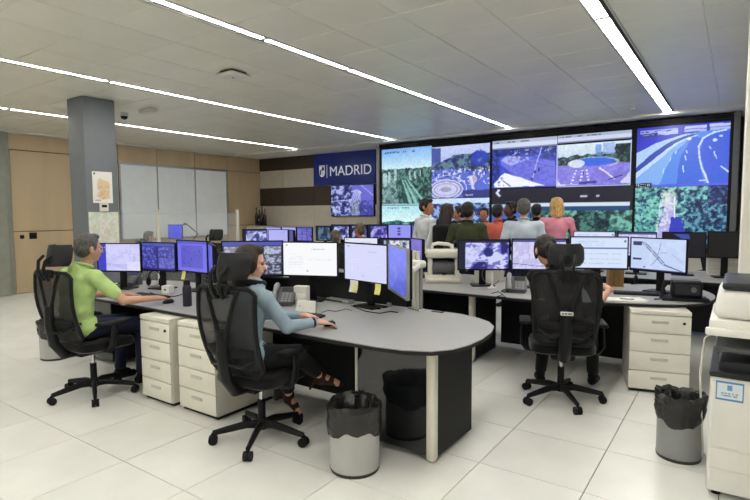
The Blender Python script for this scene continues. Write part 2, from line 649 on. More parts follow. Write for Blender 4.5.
def p_crossroad():
    c = Cv(120, 76, (128, 122, 220), 6, 0.02)
    c.grad((220, 236, 246), (200, 220, 240), 0, 0.3)
    c.trees((c.V > 0.28 - 0.12 * c.U + 0.08 * c.noise(14)) & (c.V < 0.5), 26, (18, 36, 58), (40, 66, 80), (80, 120, 120), 18)
    c.rect(0.54, 0.05, 0.62, 0.3, (110, 150, 220), 0.8)
    c.rect(0.64, 0.02, 0.8, 0.28, (150, 180, 232), 0.8)
    c.trees((c.U > 0.78 + 0.05 * c.noise(10)) & (c.V > 0.06) & (c.V < 0.48), 26, (16, 32, 44), (36, 60, 66), (70, 100, 96), 18)
    c.fill(c.oval(0.54, 0.44, 0.28, 0.1), (60, 104, 226))
    c.fill(c.oval(0.27, 0.47, 0.12, 0.09), (225, 232, 248), 0.9)
    c.fill(c.ring(0.52, 0.46, 0.32, 0.12, 0.07), (225, 232, 250), 0.6)
    c.fill(c.V > 0.56, (140, 132, 230))
    c.spots(c.V > 0.58, 16, (116, 108, 210), 0.52, 0.6)
    for x0, x1 in ((0.27, 0.2), (0.36, 0.33), (0.42, 0.44)):
        for k in range(5):
            t = 0.62 + k * 0.075
            xx = x0 + (x1 - x0) * (k / 4.0)
            c.rect(xx - 0.012, t, xx + 0.016, t + 0.035, (235, 236, 252))
    c.fill(c.line([(0.6, 0.6), (0.8, 0.86)], 0.014), (230, 230, 246))
    c.fill(c.line([(0.72, 0.88), (0.9, 0.78)], 0.012), (40, 42, 100))
    c.rect(0.31, 0.9, 0.56, 0.96, (50, 46, 150), 0.9)
    c.fill(c.oval(0.37, 0.7, 0.012, 0.06), (60, 60, 140))
    c.fill(c.poly([(0.86, 0.96), (1, 0.72), (1, 0.98)]), (220, 228, 250), 0.8)
    c.fill(c.poly([(0, 0.82), (0.05, 0.96), (0.3, 0.97), (0, 1)]), (230, 236, 252), 0.8)
    c.grain(0.12, 50)
    return c


def p_titlebar(seed):
    c = Cv(60, 16, (206, 216, 238), seed)
    c.rect(0, 0, 1, 0.35, (150, 160, 190), 0.6)
    c.texty(0.03, 0.12, 0.62, 0.35, 1, (40, 50, 90))
    c.rect(0, 0.85, 1, 1, (60, 70, 120), 0.6)
    return c


def p_dark_lower():
    c = Cv(150, 66, (22, 22, 40), 8)
    c.fill(c.U > -1, (22, 22, 42))
    c.texty(0.66, 0.14, 0.71, 0.19, 1, (210, 214, 240), 0.9, 0.9)
    c.texty(0.77, 0.14, 0.79, 0.19, 1, (210, 214, 240), 0.9, 0.9)
    c.fill(c.line([(0.055, 0.02), (0.04, 0.07), (0.06, 0.12)], 0.02, 2.6), (220, 226, 250))
    c.rect(0.3, 0.27, 0.985, 0.33, (210, 226, 240))
    c.rect(0.3, 0.33, 0.985, 0.4, (30, 70, 120))
    c.rect(0, 0.28, 0.3, 0.34, (170, 200, 240))
    c.fill((c.U < 0.3) & (c.V > 0.34), (70, 100, 190))
    c.trees((c.U >= 0.3) & (c.V > 0.4), 40, (22, 54, 58), (62, 116, 110), (120, 186, 168), 20)
    c.trees((c.V > 0.4) & (((c.U - 0.72) / 0.14) ** 2 + ((c.V - 0.66) / 0.24) ** 2 < 1), 40, (18, 32, 46), (38, 72, 74), (80, 130, 120), 20)
    c.fill((c.U > 0.3) & (c.U < 0.52) & (c.V > 0.75 + 0.1 * c.noise(8)), (150, 216, 196), 0.6)
    return c


def p_highway():
    c = Cv(150, 120, (58, 92, 214), 9, 0.02)
    c.grad((36, 40, 190), (60, 96, 220), 0, 1, c.U > -1)
    # curve of the carriageway: outer parapet and inner edge
    c.fill(c.poly([(0, 0.42), (0.22, 0.26), (0.5, 0.16), (0.86, 0.11), (1, 0.12), (1, 1), (0, 1)]), (84, 138, 232))
    c.fill(c.poly([(0, 0.42), (0.22, 0.27), (0.48, 0.17), (0.66, 0.15), (0.38, 0.25), (0.16, 0.46), (0, 0.66)]), (176, 206, 246))
    c.fill(c.poly([(0, 0.66), (0.16, 0.46), (0.38, 0.25), (0.62, 0.155), (0.66, 0.17), (0.42, 0.29), (0.18, 0.56), (0, 0.76)]), (40, 74, 178))
    c.fill(c.poly([(0, 0.76), (0.18, 0.56), (0.42, 0.29), (0.66, 0.17), (0.68, 0.18), (0.46, 0.3), (0.2, 0.62), (0, 0.86)]), (190, 216, 248))
    c.fill(c.poly([(0, 0.86), (0.2, 0.62), (0.46, 0.3), (0.6, 0.22), (0.42, 0.44), (0.26, 0.98), (0, 0.98)]), (128, 176, 242))
    c.fill(c.poly([(0.62, 0.2), (0.72, 0.24), (0.68, 0.42), (0.76, 0.98), (0.46, 0.98), (0.5, 0.5)]), (58, 104, 222))
    c.fill(c.poly([(0.74, 0.2), (1, 0.14), (1, 0.98), (0.8, 0.98), (0.70, 0.44)]), (62, 96, 220))
    c.fill(c.line([(0.80, 0.97), (0.73, 0.7), (0.69, 0.48), (0.68, 0.36), (0.72, 0.24), (0.8, 0.18), (0.96, 0.13)], 0.013), (206, 222, 250))
    for (u, v, d) in ((0.32, 0.74, 0.04), (0.39, 0.55, 0.03), (0.45, 0.44, 0.02), (0.53, 0.72, 0.045), (0.54, 0.54, 0.03), (0.55, 0.44, 0.02), (0.84, 0.5, 0.03), (0.8, 0.4, 0.02), (0.86, 0.55, 0.02)):
        c.fill(c.line([(u, v - d), (u - (0.01 if u < 0.5 else -0.01), v + d)], 0.008), (200, 220, 250))
    c.fill(c.line([(0.93, 0.7), (1, 0.8)], 0.01), (200, 220, 250))
    c.fill(c.oval(0.585, 0.235, 0.02, 0.025), (225, 235, 252))
    c.fill(c.oval(0.85, 0.28, 0.025, 0.025), (206, 222, 250))
    c.fill(c.oval(0.91, 0.22, 0.02, 0.016), (180, 206, 250))
    c.fill(c.oval(0.84, 0.15, 0.02, 0.016), (200, 220, 250))
    c.rect(0.04, 0.045, 0.46, 0.1, (190, 206, 246), 0.75)
    c.rect(0.24, 0.09, 0.46, 0.14, (206, 220, 250), 0.8)
    c.texty(0.05, 0.055, 0.44, 0.09, 1, (30, 36, 120))
    c.rect(0.06, 0.105, 0.23, 0.15, (24, 26, 70))
    c.texty(0.07, 0.115, 0.21, 0.14, 1, (220, 226, 250))
    c.rect(0.53, 0.03, 0.76, 0.075, (214, 226, 250), 0.85)
    c.rect(0.53, 0.085, 0.76, 0.125, (200, 214, 248), 0.8)
    c.rect(0.79, 0.02, 1, 0.065, (214, 226, 250), 0.85)
    c.rect(0.79, 0.075, 1, 0.115, (200, 214, 248), 0.8)
    c.rect(0.7, 0.9, 0.8, 0.925, (206, 222, 250), 0.8)
    c.grad((64, 96, 222), (92, 96, 236), 0.86, 1.0, (c.V > 0.96))
    c.rect(0, 0.93, 0.18, 1, (14, 16, 34))
    # time stamp, block digits
    for k, ch in enumerate('11:24:29'):
        x = 0.012 + k * 0.02
        if ch == ':':
            c.rect(x + 0.006, 0.95, x + 0.01, 0.96, (230, 234, 250))
            c.rect(x + 0.006, 0.975, x + 0.01, 0.985, (230, 234, 250))
        elif ch == '1':
            c.rect(x + 0.006, 0.945, x + 0.011, 0.99, (230, 234, 250))
        else:
            for b in (0.945, 0.965, 0.983):
                c.rect(x + 0.002, b, x + 0.014, b + 0.006, (230, 234, 250))
            c.rect(x + 0.011, 0.945, x + 0.014, 0.99, (230, 234, 250))
    c.grain(0.05, 50)
    return c


def p_park():
    c = Cv(150, 110, (60, 110, 130), 10, 0.02)
    c.trees(c.U > -1, 34, (22, 46, 84), (66, 128, 150), (136, 204, 196), 26)
    c.trees((c.U > 0.52 + 0.1 * c.noise(8)) & (c.V > 0.25), 36, (14, 26, 66), (36, 72, 116), (96, 160, 180), 28)
    c.trees((c.U > 0.8) & (c.V < 0.3), 26, (16, 24, 70), (30, 50, 110), (70, 110, 150), 20)
    c.spots((c.U < 0.34), 30, (120, 214, 180), 0.52, 0.6, 24)
    c.fill(c.poly([(0.36, 0.12), (0.43, 0.12), (0.44, 0.5), (0.56, 1), (0.2, 1), (0.32, 0.5)]), (176, 172, 226))
    c.spots(c.poly([(0.3, 0.1), (0.42, 0.1), (0.42, 0.7), (0.24, 0.8)]), 40, (225, 226, 250), 0.5, 0.8, 30)
    c.fill(c.poly([(0.41, 0.5), (0.52, 0.5), (0.58, 0.8), (0.4, 0.8)]), (50, 60, 190))
    c.rect(0.41, 0.80, 0.56, 0.92, (205, 206, 246))
    c.fill(c.poly([(0.4, 0.93), (0.58, 0.93), (0.6, 1), (0.38, 1)]), (56, 60, 190))
    c.fill(c.line([(0.445, 0.18), (0.45, 0.5)], 0.012), (235, 240, 252))
    c.fill(c.oval(0.39, 0.22, 0.09, 0.18) & (c.fbm(30) > 0.5), (216, 232, 206), 0.7)
    c.grain(0.12, 50)
    return c


def p_junction():
    c = Cv(100, 72, (72, 74, 168), 11, 0.02)
    c.trees(c.U < 0.52, 20, (30, 34, 92), (78, 84, 160), (170, 180, 226), 14)
    c.fill(c.poly([(0.5, 0), (1, 0), (1, 0.7), (0.62, 0.6), (0.5, 0.5)]), (104, 104, 206))
    for k in range(5):
        c.fill(c.line([(0.56 + k * 0.03, 0.2), (0.5 + k * 0.05, 0.52)], 0.014), (216, 220, 246), 0.8)
    c.fill(c.line([(0.72, 0.0), (1, 0.36)], 0.02), (170, 170, 230), 0.8)
    c.fill(c.line([(0.5, 0.2), (0.62, 0.16), (0.72, 0.26)], 0.02), (200, 204, 240), 0.8)
    c.rect(0.5, 0.5, 0.68, 1, (190, 198, 232), 0.7)
    c.spots((c.U > 0.48) & (c.U < 0.7) & (c.V > 0.5), 30, (90, 110, 110), 0.5, 0.7)
    c.fill(c.line([(0.0, 0.52), (0.5, 0.48)], 0.014), (200, 206, 240), 0.8)
    c.fill(c.line([(0.7, 0.66), (0.92, 0.96)], 0.012), (190, 196, 240), 0.8)
    c.spots((c.U > 0.66) & (c.V > 0.5), 24, (44, 46, 120), 0.52, 0.7)
    c.fill(c.oval(0.1, 0.86, 0.06, 0.08), (200, 214, 236), 0.8)
    c.rect(0.2, 0.02, 0.3, 0.3, (190, 198, 240), 0.5)
    c.grain(0.12, 50)
    return c


# ---- pictures on the desk monitors
def s_map(seed, base=(206, 206, 248), bar=(52, 56, 190)):
    c = Cv(60, 40, base, seed)
    c.fill(c.fbm(9) > 0.56, (186, 188, 240), 0.6)
    for k in range(9):
        a = c.rs.rand(4)
        c.fill(c.line([(a[0], a[1]), (a[2], a[3])], 0.008), (150, 150, 220), 0.6)
    if bar:
        c.rect(0, 0, 0.2, 1, bar)
    c.rect(0.68, 0.66, 1, 1, (226, 226, 252), 0.7)
    return c


def s_cams(seed, base=(34, 36, 110), cols=3, rows=3, light=(150, 156, 230)):
    c = Cv(64, 42, base, seed)
    c.rect(0, 0, 1, 0.1, (80, 86, 180))
    for i in range(cols):
        for j in range(rows):
            u0, u1 = (i + 0.06) / cols, (i + 0.94) / cols
            v0, v1 = 0.13 + 0.85 * j / rows, 0.13 + 0.85 * (j + 0.9) / rows
            k = c.rs.rand()
            c.rect(u0, v0, u1, v1, tuple(int(base[q] + (light[q] - base[q]) * k * 0.6) for q in range(3)))
            c.spots((c.U > u0) & (c.U < u1) & (c.V > v0) & (c.V < v1), 26, light, 0.53, 0.8, 18)
    return c


def s_video(seed, dark=(34, 34, 96), mid=(100, 100, 200), light=(190, 194, 244)):
    c = Cv(64, 42, dark, seed)
    f = c.fbm(8)
    c.fill(f > 0.42, mid)
    c.fill(f > 0.58, light)
    c.fill(c.poly([(0.3, 0.25), (0.55, 0.2), (0.2, 0.95), (0.0, 0.8)]), light, 0.7)
    c.fill(c.line([(0.2, 0.75), (1, 0.7)], 0.012), light, 0.8)
    c.rect(0, 0, 1, 0.09, (26, 28, 60))
    c.rect(0, 0, 0.14, 1, (20, 22, 50))
    c.fill(c.oval(0.6, 0.42, 0.1, 0.16), dark, 0.9)
    return c


def s_dots(seed):
    c = Cv(56, 42, (118, 116, 232), seed)
    c.rect(0, 0, 1, 0.08, (92, 90, 200))
    c.rect(0.12, 0.14, 0.86, 0.9, (98, 94, 204))
    for k in range(26):
        x, y = c.rs.rand(2)
        c.fill(c.oval(0.16 + 0.66 * x, 0.18 + 0.66 * y, 0.012, 0.02), (44, 40, 110))
    return c


def s_doc(seed, base=(240, 242, 250), ink=(150, 150, 160)):
    c = Cv(64, 42, base, seed)
    c.texty(0.04, 0.05, 0.12, 0.09, 1, (90, 90, 110))
    c.fill(c.line([(0.42, 0.06), (0.42, 0.96)], 0.004), (200, 200, 210))
    c.texty(0.5, 0.18, 0.82, 0.23, 1, ink)
    c.texty(0.08, 0.3, 0.38, 0.8, 6, tuple(min(255, x + 60) for x in ink), 0.4)
    c.texty(0.48, 0.5, 0.95, 0.54, 1, tuple(min(255, x + 60) for x in ink), 0.6)
    c.rect(0.43, 0.84, 0.47, 0.9, ink, 0.8)
    return c


def s_blue(seed, col=(92, 96, 216)):
    c = Cv(30, 30, col, seed)
    c.grad(tuple(int(x * 1.08) if x < 230 else x for x in col), tuple(int(x * 0.9) for x in col), 0, 1)
    c.spots(c.U > 0.1, 8, tuple(min(255, x + 26) for x in col), 0.55, 0.5)
    return c


def s_table(seed):
    c = Cv(64, 42, (212, 226, 250), seed)
    c.rect(0, 0, 1, 0.04, (190, 200, 236))
    c.rect(0, 0.34, 1, 0.38, (92, 110, 168))
    for v in (0.52, 0.68, 0.84):
        c.texty(0.1, v, 0.9, v + 0.04, 1, (160, 172, 214), 0.7)
    c.texty(0.05, 0.1, 0.6, 0.3, 3, (176, 190, 226), 0.6)
    c.rect(0.95, 0.08, 0.98, 0.16, (70, 80, 130))
    return c


def s_roads(seed):
    c = Cv(72, 48, (196, 212, 246), seed)
    c.fill(c.fbm(8) > 0.58, (206, 222, 250), 0.7)
    for d in (0.0, 0.05):
        c.fill(c.line([(0.2 + d, 0.1), (0.44 + d, 0.5), (0.6 + d, 0.8), (0.95, 0.97)], 0.012), (92, 98, 140))
    c.fill(c.line([(0.38, 0.86), (0.5, 0.62), (0.56, 0.1)], 0.008), (130, 140, 180))
    c.fill(c.line([(0.56, 0.42), (0.75, 0.44), (0.95, 0.7)], 0.006), (150, 160, 200))
    c.fill(c.line([(0.74, 0.2), (0.95, 0.2), (0.95, 0.12), (0.74, 0.12), (0.74, 0.2)], 0.006), (150, 160, 200))
    c.rect(0.03, 0.1, 0.2, 0.22, (60, 66, 104))
    c.rect(0.04, 0.62, 0.2, 0.7, (60, 66, 104))
    c.rect(0.24, 0.88, 0.27, 0.93, (30, 34, 60))
    c.rect(0, 0.96, 1, 1, (40, 46, 90))
    return c


def s_sketch(seed):
    c = Cv(64, 42, (214, 212, 246), seed)
    c.spots(c.U > -1, 12, (186, 182, 230), 0.52, 0.7)
    for k in range(8):
        x = 0.05 + 0.12 * k
        c.fill(c.line([(x, 0.1), (x + 0.04, 0.8)], 0.008), (176, 170, 216), 0.8)
    c.fill(c.line([(0, 0.82), (0.5, 0.9), (1, 0.86)], 0.01), (90, 84, 150))
    c.rect(0, 0, 1, 0.08, (70, 76, 130))
    return c


def s_reflection(seed):  # black screen, dim blue reflection painted into its picture
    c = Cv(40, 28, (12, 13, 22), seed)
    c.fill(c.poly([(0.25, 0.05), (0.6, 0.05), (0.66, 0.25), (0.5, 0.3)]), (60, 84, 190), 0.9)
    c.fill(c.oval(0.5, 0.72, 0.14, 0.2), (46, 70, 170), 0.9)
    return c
# ------------------------------------------------------------------ the room
ZC = 3.03
XL, YB, XR, YF = -11.1, 9.85, 2.6, -2.6
YS = 10.35                                      # striped wall, set back from the front of the video wall
#       # left wall, video wall, and the two walls behind the camera
TX0, TY0, TS = -0.625, 1.662, 0.6               # floor tile grid

fl = struct(MB().box(XL - 0.3, XR + 0.2, YF - 0.2, YS + 0.4, -0.1, -0.006).build('floor', 'floor_gap', None, 0))
tile_me = MB()
tile_me.add([(-0.2982, -0.2982, -0.006), (0.2982, -0.2982, -0.006), (0.2982, 0.2982, -0.006), (-0.2982, 0.2982, -0.006),
             (-0.2972, -0.2972, 0), (0.2972, -0.2972, 0), (0.2972, 0.2972, 0), (-0.2972, 0.2972, 0)],
            [(4, 5, 6, 7), (0, 1, 5, 4), (1, 2, 6, 5), (2, 3, 7, 6), (3, 0, 4, 7)])
tile_mesh = tile_me.mesh('floor_tile', 0)
tile_mesh.materials.append(MATS['floor_tile'])


def in_view(x, y, z, pad=40):
    d = Vector((x, y, z - CAM_H))
    k = d.dot(_fw)
    if k < 0.3:
        return False
    px, py = 375 + FOC * d.dot(_rt) / k, 250 - FOC * d.dot(_up) / k
    return -pad < px < 750 + pad and -pad < py < 500 + pad


cells = []
for i in range(-19, 7):
    for j in range(-8, 16):
        x, y = TX0 + (i + 0.5) * TS, TY0 + (j + 0.5) * TS
        if XL - 0.2 < x < XR and YF < y < YS + 0.3:
            cells.append((0 if in_view(x, y, 0) else 1, math.hypot(x, y), x, y))
cells.sort()
rest = MB()
for k, (_, _, x, y) in enumerate(cells):
    if k < 290:
        o = link('floor_tile', tile_mesh, None, fl)
        o.location = (x, y, 0)
    else:
        rest.add([(v[0] + x, v[1] + y, v[2]) for v in tile_me.v], tile_me.f)
tag(rest.build('floor_tile_field', 'floor_tile', fl, 0), kind='stuff')

# ceiling: backing, square metal panels, light troughs in between
ce = struct(MB().box(XL - 0.3, XR + 0.2, YF - 0.2, YS + 0.4, ZC + 0.12, ZC + 0.2).build('ceiling', 'ceiling_grid', None, 0))
STRIPS = (-8.79, -6.06, -3.50, -0.92)
SW = 0.085                                       # half width of a light trough
edges = [XL] + [e for s in STRIPS for e in (s - SW, s + SW)] + [XR]
CY0, CY1, CS = 1.72, 9.32, 0.6
cbits = []
for a, b in zip(edges[0::2], edges[1::2]):
    MB().box(a, b, YF, CY1, ZC + 0.006, ZC + 0.03).build('grid_bars', 'ceiling_grid', ce, 0)
    n = max(1, round((b - a) / 0.62))
    for i in range(n):
        x0, x1 = a + (b - a) * i / n, a + (b - a) * (i + 1) / n
        y = CY0 - 7 * CS
        while y < CY1 - 0.05:
            y1 = min(y + CS, CY1)
            xm, ym = (x0 + x1) / 2, (y + y1) / 2
            cbits.append((0 if in_view(xm, ym, ZC, 30) else 1, math.hypot(xm, ym), x0, x1, y, y1))
            y = y1
cbits.sort()
crest = MB()
cache = {}
for k, (_, _, x0, x1, y0, y1) in enumerate(cbits):
    w, h = round((x1 - x0) / 2 - 0.004, 4), round((y1 - y0) / 2 - 0.004, 4)
    v = [(-w, -h, 0.005), (w, -h, 0.005), (w, h, 0.005), (-w, h, 0.005), (-w + 0.004, -h + 0.004, 0), (w - 0.004, -h + 0.004, 0), (w - 0.004, h - 0.004, 0), (-w + 0.004, h - 0.004, 0)]
    f = [(7, 6, 5, 4), (0, 4, 5, 1), (1, 5, 6, 2), (2, 6, 7, 3), (3, 7, 4, 0), (0, 1, 2, 3)]
    if k < 290:
        if (w, h) not in cache:
            me = MB().add(v, f).mesh('ceiling_panel', 0)
            me.materials.append(MATS['ceiling_panel'])
            cache[(w, h)] = me
        o = link('ceiling_panel', cache[(w, h)], None, ce)
        o.location = ((x0 + x1) / 2, (y0 + y1) / 2, ZC)
    else:
        crest.add([(p[0] + (x0 + x1) / 2, p[1] + (y0 + y1) / 2, p[2] + ZC) for p in v], f)
if crest.v:
    tag(crest.build('ceiling_panel_field', 'ceiling_panel', ce, 0), kind='stuff')
struct(MB().box(XL - 0.1, XR, CY1, YS + 0.2, ZC - 0.03, ZC + 0.12).build('trim_1', 'plaster', None, 0))
struct(MB().box(XL - 0.1, XL + 0.16, YF, CY1, ZC - 0.03, ZC + 0.12).build('trim_2', 'plaster', None, 0))

names = ('farthest ceiling light strip, over the frosted window side of the room',
         'long ceiling light strip running just past the grey column',
         'long ceiling light strip over the middle of the near desks',
         'wide near ceiling light strip at the right, ending above the video wall')
for s, lb, side in zip(STRIPS, names, (-1, -1, -1, 1)):
    t = thing('ceiling_light', lb, 'light', (s, 0, ZC), 0, 'linear ceiling lights')
    # cross-section from the lit side to the slot side: rail, diffuser, dark air slot, rail
    e = (0.083, 0.052, -0.004, -0.040, -0.083) if side < 0 else (0.083, 0.070, -0.030, -0.066, -0.083)
    e = [-side * q for q in e]
    span = lambda q: sorted((e[q], e[q + 1]))
    for q in (0, 3):
        a, b = span(q)
        MB().box(a, b, YF + 0.02, CY1, 0.0, 0.03).build('rail', 'rail_grey', t, 0)
    a, b = span(2)
    MB().box(a, b, YF + 0.02, CY1, 0.004, 0.03).build('air_slot', 'dark_slot', t, 0)
    c, d = span(1)
    y = CY1 - 0.02
    while y > YF + 0.3:
        MB().rbox(c, d, y - 1.15, y, 0.001, 0.03, 0.002, 1).build('diffuser', 'lamp_on', t, 0)
        MB().box(c, d, y - 1.2, y - 1.15, 0.0, 0.03).build('joint', 'rail_grey', t, 0)
        y -= 1.2

# left wall: wood panels, door leaf, frosted window
wl = struct(MB().box(XL - 0.2, XL - 0.02, YF, YS + 0.2, 0, ZC + 0.1).build('wall_left', 'wood_gap', None, 0))


def wpanel(y0, y1, z0, z1, m='wood', d=0.0):
    me = MB().rbox(XL - 0.03, XL + d, y0 + 0.006, y1 - 0.006, z0 + 0.006, z1 - 0.006, 0.004, 1)
    return me.build('wood_panel', m, wl, 0)


wpanel(4.16, 5.34, 2.70, ZC)
dr = struct(MB().rbox(XL - 0.03, XL + 0.015, 4.17, 5.33, 0.01, 1.17, 0.004, 1).build('door_1', 'wood', None, 0))
MB().rbox(XL - 0.03, XL + 0.015, 4.17, 5.33, 1.182, 2.69, 0.004, 1).build('door_panel', 'wood', dr, 0)
MB().rbox(XL + 0.015, XL + 0.03, 4.43, 4.56, 1.03, 1.15, 0.004, 1).build('access_plate', 'black_plastic', dr, 0)
MB().rbox(XL + 0.015, XL + 0.03, 4.27, 4.34, 1.04, 1.11, 0.004, 1).build('lock_plate', 'black_plastic', dr, 0)
MB().box(XL - 0.03, XL + 0.03, 4.06, 4.16, 0, ZC).build('door_jamb', 'grey_wall', dr, 0)
ys = [5.34, 6.24, 7.17, 8.20, 9.20, 10.35]
for a, b in zip(ys[:-1], ys[1:]):
    wpanel(a, b, 2.62, ZC)
    if a in (5.34, 9.20):
        wpanel(a, b, 1.175, 2.62)
        wpanel(a, b, 0.0, 1.175)
    else:
        wpanel(a, b, 0.0, 0.9)
for a, b in ((-2.6, -1.0), (-1.0, 1.0), (1.0, 2.6), (2.6, 4.06)):
    wpanel(a, b, 0, ZC, 'grey_wall', 0.12)
w1 = struct(MB().box(XL - 0.02, XL + 0.02, 6.24, 9.20, 0.9, 0.94).box(XL - 0.02, XL + 0.02, 6.24, 9.20, 2.58, 2.62)
            .box(XL - 0.02, XL + 0.02, 6.24, 6.28, 0.94, 2.58).box(XL - 0.02, XL + 0.02, 9.16, 9.20, 0.94, 2.58).build('window_1', 'alu', None, 0))
for a, b in ((6.28, 7.16), (7.18, 8.19), (8.21, 9.16)):
    MB().box(XL - 0.012, XL - 0.004, a, b, 0.94, 2.58).build('pane', 'frost', w1, 0)
for y in (7.17, 8.2):
    MB().box(XL - 0.012, XL + 0.012, y - 0.011, y + 0.011, 0.94, 2.58).build('mullion', 'alu', w1, 0)

# striped wall and the wall of the screens
wb = struct(MB().box(XL - 0.2, XR + 0.2, YS + 0.02, YS + 0.25, 0, ZC + 0.1).build('wall_back', 'wood_gap', None, 0))
bands = ((2.66, ZC, 'brown_panel'), (2.18, 2.66, 'beige_panel'), (1.69, 2.18, 'brown_panel'), (1.15, 1.69, 'beige_panel'), (0.0, 1.15, 'beige_panel'))
cols = [XL, -10.20, -9.08, -8.05, -6.70]
for a, b in zip(cols[:-1], cols[1:]):
    for z0, z1, m in bands:
        MB().rbox(a + 0.003, b - 0.003, YS - 0.01, YS + 0.03, z0 + 0.003, z1 - 0.003, 0.004, 1).build('wall_panel', m, wb, 0)
MB().box(-6.70, XR, YS, YS + 0.03, 0, ZC).build('wall_panel', 'grey_plastic', wb, 0)
struct(MB().box(XR, XR + 0.2, YF, YS, 0, ZC + 0.1).build('wall_right', 'wall_cream', None, 0))
struct(MB().box(XL, XR, YF - 0.2, YF, 0, ZC + 0.1).build('wall_front', 'wall_cream', None, 0))
# white pillar at the right edge of the view
pil = struct(MB().rbox(0.02, 0.48, 4.20, 4.66, 0, ZC - 0.002, 0.01, 1).build('wall_pillar', 'plaster', None))

# grey square column with its posters
colm = thing('column', 'square blue-grey structural column with two maps pinned on it', 'column', (-7.19, 3.7, 0))
MB().rbox(-0.205, 0.205, -0.215, 0.215, 0, ZC - 0.002, 0.012, 2).build('shaft', 'column_grey', colm)
MB().rbox(-0.215, 0.215, -0.225, 0.225, 0, 0.09, 0.006, 1).build('skirting', 'grey_plastic', colm)


def wall_print(name, label, cat, cv, W, H, c, rz, m=None, th=0.004):
    """a printed sheet with thickness, its face turned by rz"""
    t = thing(name, label, cat, c, rz)
    MB().box(-W / 2, W / 2, 0.0005, th, -H / 2, H / 2).build('sheet', 'paper', t, 0)
    pic('print', cv, W, H, t, m or PRINT)
    return t


cv = Cv(44, 66, (236, 234, 228), 21)
cv.fill(cv.poly([(0.25, 0.3), (0.35, 0.2), (0.5, 0.26), (0.8, 0.3), (0.9, 0.42), (0.82, 0.6), (0.86, 0.85), (0.5, 0.9), (0.3, 0.84), (0.2, 0.8), (0.3, 0.62), (0.22, 0.45)]), (226, 202, 164))
cv.spots(cv.oval(0.55, 0.6, 0.3, 0.28), 14, (208, 174, 136), 0.55, 0.7)
cv.fill(cv.line([(0.3, 0.6), (0.8, 0.56)], 0.008, 0.66), (240, 226, 200))
cv.rect(0.06, 0.04, 0.16, 0.1, (90, 100, 130))
cv.rect(0.1, 0.9, 0.4, 0.93, (170, 160, 150))
FX = -7.19 + 0.205
wall_print('map_poster', 'small map poster with a tan district outline, upper on the grey column', 'poster', cv, 0.265, 0.415, (FX + 0.0045, 3.70, 1.857), math.pi / 2)
cv = Cv(44, 40, (228, 230, 220), 22)
cv.spots(cv.U > -1, 12, (206, 218, 196), 0.52, 0.8)
cv.spots(cv.oval(0.5, 0.5, 0.36, 0.36), 16, (226, 206, 190), 0.55, 0.8)
for k in range(10):
    a = cv.rs.rand(4)
    cv.fill(cv.line([(a[0], a[1]), (a[2], a[3])], 0.008), (196, 198, 190), 0.7)
wall_print('map_poster', 'large pale street map pinned low on the grey column', 'poster', cv, 0.40, 0.43, (FX + 0.0045, 3.70, 1.315), math.pi / 2)
th = thing('thermostat', 'small cream thermostat between the two maps on the grey column', 'thermostat', (FX, 3.70, 1.59), math.pi / 2)
MB().rbox(-0.058, 0.058, -0.03, 0.0, -0.055, 0.055, 0.006).build('housing', 'cream_metal', th)
MB().box(-0.035, 0.035, -0.032, -0.03, 0.0, 0.035).build('display', 'black_plastic', th, 0)

# things on the ceiling
def ceil_box(name, label, cat, px, py, f):
    p = at_z(px, py, ZC)
    t = thing(name, label, cat, (p.x, p.y, ZC))
    f(t)
    return t


def _ap(t):
    MB().rbox(-0.13, 0.13, -0.13, 0.13, -0.06, -0.02, 0.02, 3).build('housing', 'white_plastic', t)
    MB().rbox(-0.10, 0.10, -0.10, 0.10, -0.02, -0.001, 0.004, 1).build('mount', 'black_plastic', t)
    MB().lathe([(0.012, -0.0635), (0.012, -0.06)], 12).build('indicator', 'grey_plastic', t)


def _dome(t):
    MB().lathe([(0.06, -0.001), (0.062, -0.04), (0.055, -0.05)], 20).build('collar', 'white_plastic', t)
    MB().ell((0, 0, -0.05), (0.052, 0.052, 0.05)).build('dome', 'black_gloss', t)


def _em(t):
    MB().rbox(-0.15, 0.15, -0.06, 0.06, -0.055, -0.001, 0.012, 2).build('housing', 'offwhite', t)
    MB().rbox(-0.12, 0.12, -0.04, 0.04, -0.06, -0.054, 0.003, 1).build('cover', 'white_plastic', t)


def _sens(t):
    MB().lathe([(0.05, -0.001), (0.05, -0.015), (0.03, -0.04), (0.012, -0.045)], 18).build('housing', 'white_plastic', t)
    MB().lathe([(0.011, -0.05), (0.011, -0.045)], 10).build('tip', 'grey_plastic', t)


ceil_box('access_point', 'white square wireless unit on a black mount on the ceiling', 'wifi unit', 233, 72, _ap)
ceil_box('security_camera', 'dark dome security camera on the ceiling beside the grey column', 'camera', 124, 113, _dome)
ceil_box('emergency_light', 'small flat white emergency light on the ceiling by the dome camera', 'light', 148, 109, _em)
ceil_box('smoke_detector', 'small round white detector on the ceiling near the video wall', 'detector', 633, 107, _sens)

# ------------------------------------------------------------------ video wall
vw = thing('video_wall', 'huge video wall of traffic camera pictures in a black frame', 'video wall', (0, YB - 0.22, 0))
Yv = 0.0
MB().box(-6.53, -0.09, 0.005, 0.70, 0.78, 2.965).build('cabinet', 'black_plastic', vw, 0)
MB().box(-6.60, -6.53, -0.03, 0.70, 0.0, 2.985).build('frame_post', 'silver', vw, 0)
MB().box(-0.09, -0.01, -0.03, 0.70, 0.0, 2.985).build('frame_post', 'grey_plastic', vw, 0)
MB().box(-6.53, -0.09, -0.012, 0.005, 2.90, 2.965).build('top_border', 'black_plastic', vw, 0)
MB().box(-6.53, -0.09, -0.02, 0.70, 0.0, 0.78).build('plinth', 'dark_panel', vw, 0)
k = (YB - 0.22) / YB                         # measured on the plane YB, moved to the front of the cabinet


